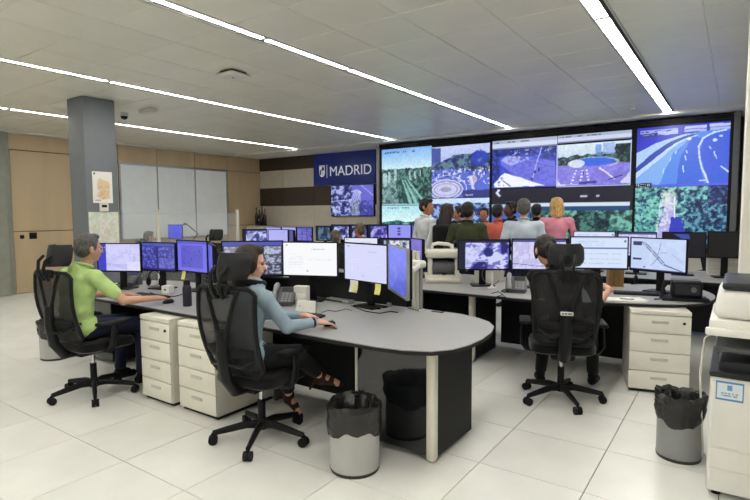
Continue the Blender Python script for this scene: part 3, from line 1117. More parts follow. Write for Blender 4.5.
def vpic(name, cv, x0, x1, z0, z1):
    x0, x1 = x0 * k, x1 * k
    z0, z1 = CAM_H + (z0 - CAM_H) * k, CAM_H + (z1 - CAM_H) * k
    return pic(name, cv, x1 - x0, z1 - z0, vw, None, -0.002, (z0 + z1) / 2, (x0 + x1) / 2)


vpic('wall_screen', p_avenue(), -6.62, -5.355, 1.655, 2.90)
vpic('wall_screen', p_trees_below(), -6.62, -5.355, 0.90, 1.648)
vpic('wall_screen', p_roundabout(), -5.35, -4.055, 1.80, 2.86)
vpic('wall_screen', p_low_traffic(), -5.35, -4.055, 0.90, 1.785)
vpic('wall_screen', p_titlebar(71), -4.0, -2.755, 2.71, 2.88)
vpic('wall_screen', p_titlebar(72), -2.745, -1.52, 2.74, 2.88)
vpic('wall_screen', p_plaza(), -4.0, -2.76, 1.965, 2.70)
vpic('wall_screen', p_crossroad(), -2.74, -1.53, 1.965, 2.71)
for (x0, x1, z0, z1) in ((-2.76, -2.742, 1.95, 2.72), (-2.742, -1.515, 1.948, 1.962), (-1.53, -1.515, 1.962, 2.72)):
    vpic('window_border', Cv(3, 3, (190, 200, 236)), x0, x1, z0, z1)
vpic('wall_screen', p_dark_lower(), -4.0, -1.475, 0.90, 1.945)
vpic('wall_screen', p_highway(), -1.435, -0.135, 1.905, 2.89)
vpic('wall_screen', p_park(), -1.435, -0.135, 0.92, 1.90)

# city sign and the screen below it
k2 = (YS - 0.05) / YB                        # measured on the plane YB, hung on the striped wall


def sx(x):
    return x * k2


def sz(z):
    return CAM_H + (z - CAM_H) * k2


sg = thing('city_sign', 'dark blue sign with white shield and the word MADRID', 'sign', (0, YS - 0.05, 0))
MB().box(sx(-8.66), sx(-6.80), 0, 0.038, sz(2.165), 3.0).build('board', 'sign_blue', sg, 0)
cu = bpy.data.curves.new('lettering', 'FONT')
cu.body = 'MADRID'
cu.size = 0.30
cu.extrude = 0.004
cu.align_x = 'LEFT'
to = bpy.data.objects.new('tmp_text', cu)
COL.objects.link(to)
dg = bpy.context.evaluated_depsgraph_get()
tm = bpy.data.meshes.new_from_object(to.evaluated_get(dg))
bpy.data.objects.remove(to, do_unlink=True)
xs = [v.co.x for v in tm.vertices]
zs = [v.co.y for v in tm.vertices]
x0, x1, z0, z1 = min(xs), max(xs), min(zs), max(zs)
for v in tm.vertices:
    u, w_, d = (v.co.x - x0) / (x1 - x0), (v.co.y - z0) / (z1 - z0), v.co.z
    v.co = Vector((sx(-8.13 + u * 1.22), -0.004 - d, sz(2.385 + w_ * 0.225)))
tm.materials.clear()
link('lettering', tm, 'sign_white', sg)
MB().box(sx(-8.235), sx(-8.223), -0.004, 0, sz(2.34), sz(2.66)).build('divider', 'sign_white', sg, 0)
sh = [(-8.47, 2.65), (-8.47, 2.47)] + [(-8.385 + 0.085 * math.cos(a), 2.47 + 0.10 * math.sin(a)) for a in [math.pi + math.pi * q / 10 for q in range(1, 10)]] + [(-8.30, 2.47), (-8.30, 2.65)]
mbs = MB()
n = len(sh)
mbs.add([(sx(x), -0.004, sz(z)) for x, z in sh] + [(sx(x), 0, sz(z)) for x, z in sh], [tuple(range(n)), tuple(range(2 * n - 1, n - 1, -1))] + [(i, n + i, n + (i + 1) % n, (i + 1) % n) for i in range(n)])
shd = mbs.build('shield', 'sign_white', sg, 0)
# bear and tree in outline on the shield
g = MB()
g.tube([(-8.355, -0.006, 2.40), (-8.355, -0.006, 2.52)], 0.008, 6).ell((-8.352, -0.005, 2.565), (0.04, 0.004, 0.05), None, 12, 6)
g.tube([(-8.43, -0.006, 2.42), (-8.425, -0.006, 2.5), (-8.41, -0.006, 2.55)], [0.018, 0.022, 0.014], 8).tube([(-8.41, -0.006, 2.53), (-8.37, -0.006, 2.545)], 0.008, 6)
g.tube([(-8.46, -0.006, 2.625), (-8.31, -0.006, 2.625)], 0.006, 6)
g.v = [(sx(a), b, sz(c)) for a, b, c in g.v]
g.build('shield_drawing', 'sign_blue', shd)
ws = thing('wall_display', 'small wall display with a violet road junction below the blue sign', 'display', (sx(-7.475), YS - 0.06, sz(1.785)))
MB().box(-0.67, 0.675, 0.004, 0.048, -0.39, 0.385).build('bezel', 'black_plastic', ws, 0)
pic('screen', p_junction(), 1.30, 0.74, ws, None, 0.001)

# display right of the video wall, mostly hidden by the white pillar
wd = thing('wall_display', 'narrow glimpse of a wall display between video wall and white pillar', 'display', (0.75, YB - 0.1, 1.9))
MB().box(-0.66, 0.66, 0.004, 0.095, -1.0, 1.0).build('bezel', 'black_plastic', wd, 0)
cvd = Cv(60, 60, (20, 26, 60), 31)
cvd.rect(0, 0, 1, 0.4, (24, 34, 100))
cvd.trees(cvd.V > 0.42, 20, (30, 50, 60), (130, 160, 180), (220, 226, 240))
pic('screen', cvd, 1.28, 1.9, wd, None, 0.001)

# cabinet with dark bottles in the far corner
cb = thing('side_cabinet', 'low beige cabinet in the far corner carrying dark bottles', 'cabinet', (-10.72, 10.05, 0))
MB().rbox(-0.35, 0.35, -0.26, 0.24, 0.06, 1.15, 0.008, 1).build('body', 'beige_panel', cb)
MB().box(-0.33, 0.33, -0.24, 0.22, 0, 0.06).build('plinth', 'black_plastic', cb, 0)
for s in (-1, 1):
    d = MB().rbox(min(0.005 * s, 0.335 * s), max(0.005 * s, 0.335 * s), -0.278, -0.258, 0.09, 1.12, 0.005, 1).build('door', 'offwhite', cb)
    MB().cyl((0.04 * s, -0.29, 0.6), (0.04 * s, -0.29, 0.75), 0.006, None, 8).build('handle', 'silver', d)
for i, (x, h) in enumerate(((-0.16, 0.50), (-0.05, 0.43), (0.05, 0.52), (0.16, 0.46))):
    b = thing('bottle', ('dark bottle at the left end on the corner cabinet', 'shortest dark bottle, second from left on the corner cabinet', 'tallest dark bottle, second from right on the corner cabinet', 'dark bottle at the right end on the corner cabinet')[i], 'bottle', (-10.72 + x + 0.05, 9.95, 1.15), 0, 'bottles on the corner cabinet')
    MB().lathe([(0.04, 0), (0.045, 0.01), (0.045, h * 0.55), (0.018, h * 0.72), (0.016, h * 0.93)], 16).build('body', 'black_gloss', b)
    MB().lathe([(0.019, h * 0.93), (0.019, h)], 12).build('cap', 'bottle_dark', b)
# ------------------------------------------------------------------ furniture
ZD = 0.73


def smooth_outline(pts, r=0.1, n=6):
    """round the corners of a polygon; each point may carry its own radius"""
    out = []
    k = len(pts)
    for i in range(k):
        p = Vector(pts[i][:2])
        rr = pts[i][2] if len(pts[i]) > 2 else r
        a, b = Vector(pts[i - 1][:2]), Vector(pts[(i + 1) % k][:2])
        d1, d2 = (a - p).normalized(), (b - p).normalized()
        l = min(rr, (a - p).length * 0.48, (b - p).length * 0.48)
        if rr <= 0:
            out.append((p.x, p.y))
            continue
        q0, q1 = p + d1 * l, p + d2 * l
        for j in range(n + 1):
            t = j / n
            q = (1 - t) ** 2 * q0 + 2 * t * (1 - t) * p + t * t * q1
            out.append((q.x, q.y))
    return out


def desk_top(t, out, z=ZD):
    ins = MB().prism(out, z - 0.006, z)
    d = ins.build('desktop', 'laminate', t, 20)
    MB().prism(out, z - 0.028, z - 0.006).build('edge_band', 'laminate_edge', t, 20)
    return d


def post(t, x, y, r=0.036, h=0.69, name='post', m='cream_metal'):
    return MB().rbox(x - r, x + r, y - r, y + r, 0.012, h, r * 0.6, 3).build(name, m, t)


# desk 1: the long near island
d1 = thing('desk', 'long grey near desk with rounded ends, smoked glass end cabinet and two workplaces', 'desk')
endc = [(-1.70, 2.463), (-1.53, 2.485), (-1.385, 2.55), (-1.305, 2.655), (-1.268, 2.795), (-1.262, 2.98), (-1.285, 3.18), (-1.335, 3.35), (-1.42, 3.47), (-1.53, 3.55), (-1.70, 3.62), (-1.92, 3.64)]
o1 = endc + [(-7.0 - x, y) for x, y in reversed(endc)]
desk_top(d1, o1)
for sx, x0, x1 in ((1, -2.03, -1.44), (-1, -5.55, -5.0)):
    MB().box(x0 + 0.02, x1 - 0.03, 2.708, 3.2, 0.035, 0.69).build('end_cabinet', 'dark_panel', d1, 0)
    MB().rbox(x0 + 0.022, x1 - 0.035, 2.694, 2.706, 0.04, 0.688, 0.003, 1).build('glass_panel', 'smoked_glass', d1)
    if sx > 0:
        MB().rbox(x1 - 0.03, x1 - 0.004, 2.74, 3.24, 0.02, 0.69, 0.004, 1).build('side_panel', 'dark_panel', d1)
        post(d1, x1 - 0.022, 2.705, 0.030)
        MB().rbox(x0 + 0.0, x0 + 0.02, 2.69, 2.712, 0.012, 0.69, 0.006).build('post', 'cream_metal', d1)
    for x in (x0 + 0.06, x1 - 0.05):
        for y in (2.74, 3.15):
            MB().lathe([(0.018, 0.0), (0.018, 0.036)], 10, Matrix.Translation((x, y, 0))).build('foot', 'black_plastic', d1)
MB().box(-5.0, -2.03, 3.2, 3.222, 0.05, 0.69).build('modesty_panel', 'dark_panel', d1, 0)
MB().box(-3.56, -3.50, 2.75, 3.62, 0.0, 0.69).build('divider_panel', 'dark_panel', d1, 0)
ds = thing('desk_screen', 'low black screen along the back edge of the near desk', 'screen', (-2.85, 3.611, ZD))
MB().rbox(-0.65, 0.65, -0.011, 0.011, 0.01, 0.25, 0.004, 1).build('panel', 'dark_panel', ds)
for x in (-0.5, 0.5):
    MB().rbox(x - 0.02, x + 0.02, -0.024, 0.024, 0.0, 0.03, 0.004, 1).build('clamp', 'silver', ds)

# desk 2: the island behind, angled wing at its right end
d2 = thing('desk', 'grey wing-shaped desk at the right behind the near island', 'desk')
o2 = smooth_outline([(-5.6, 4.57, .3), (-1.36, 4.575, .25), (-0.2, 5.06, .32), (-0.10, 5.75, .35), (-0.42, 6.32, .3), (-1.3, 5.98, .3), (-3.3, 5.98, .3), (-3.7, 5.64, .3), (-5.6, 5.64, .3)])
desk_top(d2, o2)
MB().box(-2.72, -2.16, 4.81, 5.38, 0.03, 0.69).build('end_cabinet', 'dark_panel', d2, 0)
MB().rbox(-2.70, -2.18, 4.795, 4.808, 0.04, 0.688, 0.003, 1).build('glass_panel', 'smoked_glass', d2)
MB().rbox(-2.155, -2.13, 4.83, 5.40, 0.02, 0.69, 0.004, 1).build('side_panel', 'dark_panel', d2)
post(d2, -2.145, 4.80, 0.030)
post(d2, -2.74, 4.80, 0.018)
MB().box(-2.13, -0.5, 5.55, 5.572, 0.05, 0.69).build('modesty_panel', 'dark_panel', d2, 0)
MB().box(-5.38, -2.75, 5.3, 5.322, 0.05, 0.69).build('modesty_panel', 'dark_panel', d2, 0)
MB().box(-5.42, -5.38, 4.9, 5.55, 0.0, 0.69).build('side_panel', 'dark_panel', d2, 0)
MB().box(-0.5, -0.46, 5.45, 6.2, 0.0, 0.69).build('side_panel', 'offwhite', d2, 0)

# far desks
d3 = thing('desk', 'far left grey desk near the glass partition', 'desk')
desk_top(d3, smooth_outline([(-7.7, 5.62, .2), (-5.85, 5.62, .2), (-5.85, 6.9, .2), (-7.7, 6.9, .2)]))
for x in (-7.5, -6.2):
    MB().box(x - 0.02, x + 0.02, 5.75, 6.75, 0, 0.69).build('side_panel', 'dark_panel', d3, 0)
MB().box(-7.48, -6.22, 6.3, 6.32, 0.05, 0.69).build('modesty_panel', 'dark_panel', d3, 0)
d4 = thing('desk', 'farthest grey desk in front of the striped wall and blue sign', 'desk')
desk_top(d4, smooth_outline([(-8.7, 7.3, .2), (-4.4, 7.3, .2), (-4.4, 8.5, .2), (-8.7, 8.5, .2)]))
for x in (-8.4, -6.6, -4.7):
    MB().box(x - 0.02, x + 0.02, 7.45, 8.3, 0, 0.69).build('side_panel', 'dark_panel', d4, 0)
MB().box(-8.38, -4.72, 7.9, 7.92, 0.05, 0.69).build('modesty_panel', 'dark_panel', d4, 0)
d5 = thing('desk', 'grey desk below the right end of the video wall with the black monitors', 'desk')
desk_top(d5, smooth_outline([(-1.78, 6.72, .2), (0.75, 6.72, .2), (0.75, 7.95, .2), (-1.78, 7.95, .2)]))
for x in (-1.55, 0.5):
    MB().box(x - 0.02, x + 0.02, 6.95, 7.8, 0, 0.69).build('side_panel', 'dark_panel', d5, 0)
MB().box(-1.53, 0.48, 7.3, 7.32, 0.05, 0.69).build('modesty_panel', 'dark_panel', d5, 0)
d6 = thing('desk', 'low beige counter by the frosted window on the left', 'desk')
desk_top(d6, smooth_outline([(-10.9, 6.2, .1), (-8.5, 6.2, .1), (-8.5, 7.25, .1), (-10.9, 7.25, .1)]))
for y in (6.55, 7.15):
    MB().box(-10.8, -8.6, y - 0.02, y + 0.02, 0, 0.69).build('side_panel', 'dark_panel', d6, 0)


# drawer units
def drawer_unit(label, x, y, rz, w, d, h=0.695):
    t = thing('drawer_unit', label, 'drawers', (x, y, 0), rz, 'cream drawer units')
    MB().rbox(-w / 2, w / 2, 0.018, d, 0.025, h, 0.004, 1).build('body', 'drawer_side', t)
    MB().box(-w / 2 + 0.01, w / 2 - 0.01, 0.03, d - 0.02, 0.0, 0.025).build('plinth', 'black_plastic', t, 0)
    MB().rbox(-w / 2, w / 2, -0.002, 0.02, h - 0.035, h, 0.005, 2).build('top_rail', 'drawer', t)
    zz = [0.03, 0.185, 0.345, 0.505, h - 0.04]
    for i in range(4):
        dr = MB().rbox(-w / 2, w / 2, 0, 0.018, zz[i] + 0.003, zz[i + 1] - 0.003, 0.004, 2).build('drawer', 'drawer', t)
        zc = zz[i + 1] - 0.055
        MB().rbox(-0.062, 0.062, -0.008, 0.002, zc - 0.012, zc + 0.012, 0.005, 2).build('handle', 'handle_silver', dr)
    MB().lathe([(0.011, 0), (0.011, 0.008)], 14, Matrix.Translation((w / 2 - 0.05, 0, h - 0.095)) @ Matrix.Rotation(math.pi / 2, 4, 'X')).build('lock', 'black_plastic', t)
    return t


drawer_unit('cream four-drawer unit under the near desk, beside the person in green', -3.755, 2.352, 0.0, 0.39, 0.58)
drawer_unit('cream four-drawer unit under the near desk, behind the person in blue blouse', -3.265, 2.372, 0.0, 0.43, 0.58)
drawer_unit('cream four-drawer unit under the right end of the wing-shaped desk', -0.484, 4.79, math.radians(14), 0.445, 0.58)


# waste bins
def waste_bin(label, x, y, seed, base_dark=True, r=0.148, h=0.37, m='bin_grey'):
    t = thing('waste_bin', label, 'bin', (x, y, 0), seed, 'office waste bins')
    MB().lathe([(r * 0.97, 0.0), (r * 0.985, 0.004), (r, 0.02)], 32).build('base_ring', 'bin_base' if base_dark else 'bin_grey', t)
    MB().lathe([(r * 0.985, 0.02), (r, h), (r - 0.006, h), (r - 0.012, 0.03)], 36, None, False).build('body', m, t)
    rs = random.Random(seed)
    n = 48
    fold = [[rs.uniform(-1, 1) for _ in range(n)] for _ in range(9)]
    prof = [(r + 0.005, h - 0.135), (r + 0.014, h - 0.08), (r + 0.010, h - 0.03), (r + 0.016, h + 0.02), (r + 0.006, h + 0.035), (r - 0.018, h + 0.02), (r - 0.03, h - 0.05), (r - 0.045, h - 0.12), (0.02, h - 0.15)]
    mb = MB()
    v, f = [], []
    for i, (rr, z) in enumerate(prof):
        for j in range(n):
            a = 2 * math.pi * j / n
            amp = (0.004, 0.008, 0.006, 0.009, 0.010, 0.018, 0.026, 0.03, 0.0)[i]
            q = rr + amp * fold[i][j]
            zz = z + (0.024 * math.sin(a * 2 + seed) + 0.008 * math.sin(a * 7)) * (1 if i < 2 else 0.35) + 0.006 * fold[(i + 3) % 9][j]
            v.append((q * math.cos(a), q * math.sin(a), zz))
    for i in range(len(prof) - 1):
        for j in range(n):
            j2 = (j + 1) % n
            f.append((i * n + j, i * n + j2, (i + 1) * n + j2, (i + 1) * n + j))
    f.append(tuple((len(prof) - 1) * n + j for j in range(n)))
    mb.add(v, f)
    mb.build('bin_bag', 'bag', t, 60)
    return t


waste_bin('grey bin with black bag on the floor before the smoked glass cabinet', -1.812, 2.395, 3)
waste_bin('grey bin with black bag on the floor beside the white copier', -0.245, 3.63, 11, r=0.124, m='bin_mid')
waste_bin('grey bin with black bag on the floor behind the person in green', -5.84, 2.53, 7)


# office chair (faces +y, hub at the origin)
def mk(bld, key, _c={}):
    if key not in _c:
        _c[key] = bld().mesh(key)
    return _c[key]


def office_chair(label, x, y, rz, base_rot=0.2, label_plate=False, headrest=True):
    t = thing('office_chair', label, 'chair', (x, y, 0), rz, 'black mesh office chairs')

    def P(name, bld, m, parent=None, key=None):
        return link(name, mk(bld, key or ('chair_' + name)), m, parent or t)

    # five-star base
    for i in range(5):
        a = base_rot + 2 * math.pi * i / 5
        def leg():
            return MB().tube([(0.02, 0, 0.105), (0.10, 0, 0.11), (0.22, 0, 0.09), (0.315, 0, 0.074)], [0.03, 0.027, 0.023, 0.018], 10, flat=0.75)
        def castor():
            return MB().cyl((0.315, -0.026, 0.03), (0.315, -0.004, 0.03), 0.03, None, 18).cyl((0.315, 0.004, 0.03), (0.315, 0.026, 0.03), 0.03, None, 18).cyl((0.315, -0.01, 0.03), (0.315, 0.01, 0.03), 0.018, None, 10).cyl((0.315, 0, 0.03), (0.315, 0, 0.075), 0.011, None, 10)
        l = P('base_leg', leg, 'chair_frame')
        l.rotation_euler = (0, 0, a)
        P('caster', castor, 'chair_black', l)
    P('hub', lambda: MB().lathe([(0.036, 0.075), (0.04, 0.09), (0.04, 0.12), (0.032, 0.14)], 18), 'chair_frame')
    g = P('gas_lift', lambda: MB().lathe([(0.026, 0.13), (0.026, 0.27)], 16), 'chair_black')
    P('piston', lambda: MB().lathe([(0.014, 0.27), (0.014, 0.38)], 14), 'chrome', g)
    P('mechanism', lambda: MB().rbox(-0.09, 0.09, -0.16, 0.12, 0.36, 0.415, 0.02, 2).tube([(0.09, 0.02, 0.385), (0.22, 0.03, 0.375)], 0.007, 8).tube([(-0.09, -0.02, 0.385), (-0.2, -0.02, 0.375)], 0.007, 8), 'chair_black')

    def seat():
        bm = MB()
        n, m = 28, 5
        lay = [(0.90, 0.41), (0.99, 0.425), (1.0, 0.455), (0.965, 0.485), (0.88, 0.495), (0.5, 0.485), (0.12, 0.48)]
        v, f = [], []
        for s, z in lay:
            for j in range(n):
                a = 2 * math.pi * j / n
                c, sn = math.cos(a), math.sin(a)
                sx = math.copysign(abs(c) ** 0.45, c) * 0.25
                sy = math.copysign(abs(sn) ** 0.45, sn) * 0.245
                zz = z - (0.03 * max(0, sn) ** 3 if s > 0.3 else 0)
                v.append((sx * s, sy * s + 0.03, zz))
        for i in range(len(lay) - 1):
            for j in range(n):
                j2 = (j + 1) % n
                f.append((i * n + j, i * n + j2, (i + 1) * n + j2, (i + 1) * n + j))
        f.append(tuple((len(lay) - 1) * n + j for j in range(n)))
        f.append(tuple(range(n - 1, -1, -1)))
        return bm.add(v, f)
    P('seat', seat, 'chair_fabric')

    # back: curved surface, y as function of height and half width
    def by(u, z):
        q = (z - 0.52) / 0.54
        return -0.215 - 0.10 * q + 0.05 * math.sin(q * math.pi) * -0.9 - 0.02 + 0.045 * u * u

    def hw(z):
        q = (z - 0.50) / 0.56
        return 0.212 + 0.023 * min(1, q * 1.5)

    def back_loop(ins=0.0):
        pts = []
        zt, zb = 1.06 - ins, 0.50 + ins
        for q in range(9):
            z = zb + 0.05 + (zt - zb - 0.09) * q / 8
            pts.append((hw(z) - ins, z))
        top = [(hw(zt) - ins - 0.012, zt - 0.022), (hw(zt) - ins - 0.045, zt)]
        bot = [(-(hw(zb) - ins - 0.05), zb), (hw(zb) - ins - 0.05, zb)]
        loop = pts + top + [(-x, z) for x, z in reversed(top)] + [(-x, z) for x, z in reversed(pts)] + bot
        return [(x, by(x / 0.24, z), z) for x, z in loop]
    P('back_frame', lambda: MB().tube(back_loop(), 0.015, 8, True), 'chair_frame')

    def net():
        v, f = [], []
        nu, nz = 14, 16
        for i in range(nz + 1):
            z = 0.505 + 0.55 * i / nz
            for j in range(nu + 1):
                u = -1 + 2 * j / nu
                x = u * (hw(z) - (0.004 if 0 < i < nz else 0.03))
                v.append((x, by(x / 0.24, z) + 0.004, z))
        for i in range(nz):
            for j in range(nu):
                a = i * (nu + 1) + j
                f.append((a, a + 1, a + nu + 2, a + nu + 1))
        return MB().add(v, f)
    P('back_mesh', net, NET)

    def spine():
        b = MB()
        b.tube([(0, -0.10, 0.385), (0, -0.24, 0.40), (0, -0.31, 0.50), (0, -0.335, 0.66), (0, -0.335, 0.80)], [0.03, 0.034, 0.036, 0.034, 0.026], 10, flat=1.3)
        for s in (-1, 1):
            b.tube([(0.015 * s, -0.335, 0.70), (0.05 * s, -0.335, 0.84), (0.10 * s, -0.335, 0.98), (0.13 * s, -0.325, 1.05)], [0.017, 0.015, 0.013, 0.012], 8)
            b.tube([(0.02 * s, -0.325, 0.60), (0.12 * s, -0.30, 0.58), (0.19 * s, -0.26, 0.62)], [0.016, 0.014, 0.012], 8)
        return b
    P('spine', spine, 'chair_frame')
    P('lumbar_support', lambda: MB().tube([(x, by(x / 0.24, 0.66) - 0.022 + 0.02 * abs(x) / 0.2, 0.66 + 0.25 * abs(x) ** 1.2 * 0.3) for x in (-0.19, -0.13, -0.06, 0, 0.06, 0.13, 0.19)], [0.018, 0.03, 0.034, 0.034, 0.034, 0.03, 0.018], 10, flat=0.5), 'chair_black')
    if label_plate:
        lp = P('label_plate', lambda: MB().rbox(-0.045, 0.045, -0.376, -0.366, 0.755, 0.782, 0.002, 1), 'white_plastic')
        P('plate_print', lambda: MB().box(-0.036, -0.02, -0.378, -0.376, 0.762, 0.775).box(-0.016, 0.002, -0.378, -0.376, 0.762, 0.775).box(0.006, 0.036, -0.378, -0.376, 0.762, 0.775), 'grey_plastic', lp)

    # headrest on its bracket
    def brk():
        b = MB()
        for s in (-1, 1):
            b.tube([(0.03 * s, -0.345, 1.0), (0.03 * s, -0.385, 1.07), (0.045 * s, -0.37, 1.15), (0.05 * s, -0.325, 1.19)], [0.012, 0.013, 0.013, 0.011], 8)
        return b.rbox(-0.07, 0.07, -0.36, -0.32, 1.02, 1.085, 0.012, 2)
    if headrest:
        P('headrest_bracket', brk, 'chair_frame')

    def hr(ins, th):
        v, f = [], []
        nu, nz = 12, 6
        for side in (0, 1):
            for i in range(nz + 1):
                q = i / nz
                z = 1.105 + ins + (0.165 - 2 * ins) * q
                for j in range(nu + 1):
                    u = -1 + 2 * j / nu
                    x = u * (0.128 - ins) * (1 - 0.22 * (2 * abs(q - 0.5)) ** 4)
                    y = -0.335 + 0.10 * abs(u) ** 2.2 + 0.03 * q + (0 if side == 0 else th * (1 - 0.6 * abs(u) ** 4))
                    v.append((x, y, z))
        st = (nz + 1) * (nu + 1)
        for i in range(nz):
            for j in range(nu):
                a = i * (nu + 1) + j
                f.append((a, a + nu + 1, a + nu + 2, a + 1)[::-1])
                f.append((st + a, st + a + nu + 1, st + a + nu + 2, st + a + 1))
        for j in range(nu):
            f.append((j, st + j, st + j + 1, j + 1))
            a = nz * (nu + 1) + j
            f.append((a, a + 1, st + a + 1, st + a))
        for i in range(nz):
            a = i * (nu + 1)
            f.append((a, a + nu + 1, st + a + nu + 1, st + a))
            a += nu
            f.append((a, st + a, st + a + nu + 1, a + nu + 1))
        return MB().add(v, f)
    if headrest:
        h = P('headrest', lambda: hr(0.0, 0.03), 'headrest_grey')
        P('headrest_pad', lambda: hr(0.022, 0.042), 'chair_fabric', h)
    for s in (-1, 1):
        def arm():
            return MB().tube([(0.17 * s, -0.03, 0.40), (0.27 * s, -0.03, 0.415), (0.295 * s, -0.02, 0.45), (0.295 * s, 0.0, 0.55), (0.29 * s, 0.0, 0.625)], [0.018, 0.02, 0.022, 0.022, 0.02], 10, flat=1.6)
        a = P('armrest', arm, 'chair_frame', None, 'chair_arm%d' % s)
        P('arm_pad', lambda: MB().rbox(0.28 * s - 0.045, 0.28 * s + 0.045, -0.13, 0.13, 0.622, 0.652, 0.014, 3), 'chair_black', a, 'chair_pad%d' % s)
    return t


CH_MAN = (-4.36, 2.17, math.radians(6))
CH_WOM = (-2.56, 2.36, math.radians(5))
CH_RIG = (-1.115, 4.215, math.radians(20))
office_chair('black mesh office chair the person in green sits on', *CH_MAN, base_rot=math.radians(40))
office_chair('black mesh office chair with headrest under the person in the pale blue blouse', *CH_WOM, base_rot=math.radians(8))
office_chair('black mesh office chair with white plate on its back at the wing-shaped desk', *CH_RIG, base_rot=math.radians(0), label_plate=True)

p = at_d(227, 232, 7.9)
office_chair('dark chair with rounded headrest before the far left desk', p.x, p.y, 0.1, 0.5)
office_chair('dark office chair with tall headrest beside the far left seated person', -9.12, 5.22, 0.0, 0.2)
# ------------------------------------------------------------------ monitors
def monitor(label, x, y, z, yaw, W, H, cv, frame='black_plastic', group='desk monitors', back='black_plastic', base=ZD, arm=None):
    t = thing('monitor', label, 'monitor', (x, y, base), yaw, group)
    zc = z - base
    fr = MB()
    b = 0.011
    fr.box(-W / 2, W / 2, 0.0, 0.02, zc + H / 2 - b, zc + H / 2).box(-W / 2, W / 2, 0.0, 0.02, zc - H / 2, zc - H / 2 + b * 1.5)
    fr.box(-W / 2, -W / 2 + b, 0.0, 0.02, zc - H / 2 + b * 1.5, zc + H / 2 - b).box(W / 2 - b, W / 2, 0.0, 0.02, zc - H / 2 + b * 1.5, zc + H / 2 - b)
    fr.build('bezel', frame, t, 0)
    MB().rbox(-W / 2 + 0.004, W / 2 - 0.004, 0.018, 0.042, zc - H / 2 + 0.004, zc + H / 2 - 0.004, 0.008, 2).rbox(-W * 0.3, W * 0.3, 0.04, 0.06, zc - H * 0.3, zc + H * 0.3, 0.008, 1).build('housing', back, t)
    pic('screen', cv, W - 2 * b, H - 2.5 * b, t, None, 0.004, zc + b * 0.25)
    if arm:
        M = Matrix.Translation(Vector((x, y, base))) @ Matrix.Rotation(yaw, 4, 'Z')
        e = M.inverted() @ Vector(arm)
        MB().tube([(0, 0.05, zc), (0, 0.11, zc), (e.x * 0.5, (e.y + 0.12) / 2 + 0.02, (zc + e.z) / 2), e], [0.03, 0.022, 0.018, 0.018], 10).build('arm', 'white_plastic', t)
        return t
    MB().rbox(-0.035, 0.035, 0.055, 0.085, 0.01, zc + 0.03, 0.008, 2).build('stand_neck', 'black_plastic', t)
    MB().rbox(-0.12, 0.12, -0.03, 0.15, 0.0, 0.014, 0.006, 2).build('stand_base', 'black_plastic', t)
    return t


G1, G2, G3, G4 = 'monitors of the near desk, left workplace', 'monitors of the near desk, right workplace', 'monitors of the wing-shaped desk', 'far monitors'
monitor('monitor with pale lilac map and blue side bar, in front of the person in green', -5.19, 2.885, 1.058, 0.46, 0.49, 0.30, s_map(41), group=G1)
monitor('monitor with dark violet camera pictures beside the lilac map screen', -4.86, 3.105, 1.065, 0.196, 0.49, 0.30, s_cams(42, (40, 40, 120), 2, 2, (120, 124, 220)), group=G1)
monitor('monitor with dotted violet-blue window above the dark bottle', -4.44, 3.213, 1.078, -0.02, 0.50, 0.325, s_dots(43), group=G1)
monitor('plain blue monitor turned sharply left behind the dark bottle', -3.985, 3.08, 1.06, -0.58, 0.50, 0.33, s_blue(44, (84, 84, 190)), group=G1)
monitor('monitor of small black-and-white camera pictures behind the head of the person in blue blouse', -3.515, 3.172, 1.101, 0.731, 0.54, 0.325, s_cams(45, (30, 34, 60), 3, 3, (200, 206, 226)), group=G2)
monitor('monitor showing a white document, in the middle of the near desk', -3.065, 3.42, 1.099, 0.355, 0.52, 0.312, s_doc(46, (246, 247, 250)), group=G2)
monitor('monitor with pale lavender page and yellow notes hanging below', -2.472, 3.42, 1.097, -0.214, 0.53, 0.325, s_doc(47, (214, 216, 250), (170, 172, 214)), group=G2)
monitor('silver-edged blue monitor turned sharply left at the end of the near row', -1.925, 3.041, 1.106, -0.766, 0.54, 0.335, s_blue(48, (92, 104, 220)), frame='silver', group=G2, arm=(-2.06, 3.56, 1.10))
monitor('monitor with violet street camera view beside the desk scanner', -2.155, 5.099, 1.06, 0.58, 0.54, 0.325, s_video(49, (40, 40, 110), (110, 112, 206), (206, 210, 246)), group=G3)
monitor('monitor with pale lilac drawing left of the person in black', -1.632, 5.271, 1.074, 0.483, 0.54, 0.325, s_sketch(50), group=G3)
monitor('monitor with pale table and dark blue line right of the person in black', -1.099, 5.434, 1.101, 0.408, 0.54, 0.325, s_table(51), group=G3)
monitor('monitor with light blue road map at the end of the wing-shaped desk', -0.611, 5.593, 1.088, -0.379, 0.54, 0.33, s_roads(52), group=G3)


def mon_px(label, pl, dl, pr, dr, ytop, H, cv, **kw):
    a, b = at_d(pl, ytop, dl), at_d(pr, ytop, dr)
    zt = (a.z + b.z) / 2
    W = math.hypot(b.x - a.x, b.y - a.y)
    return monitor(label, (a.x + b.x) / 2, (a.y + b.y) / 2, zt - H / 2, math.atan2(b.y - a.y, b.x - a.x), W, H, cv, group=G4, **kw)


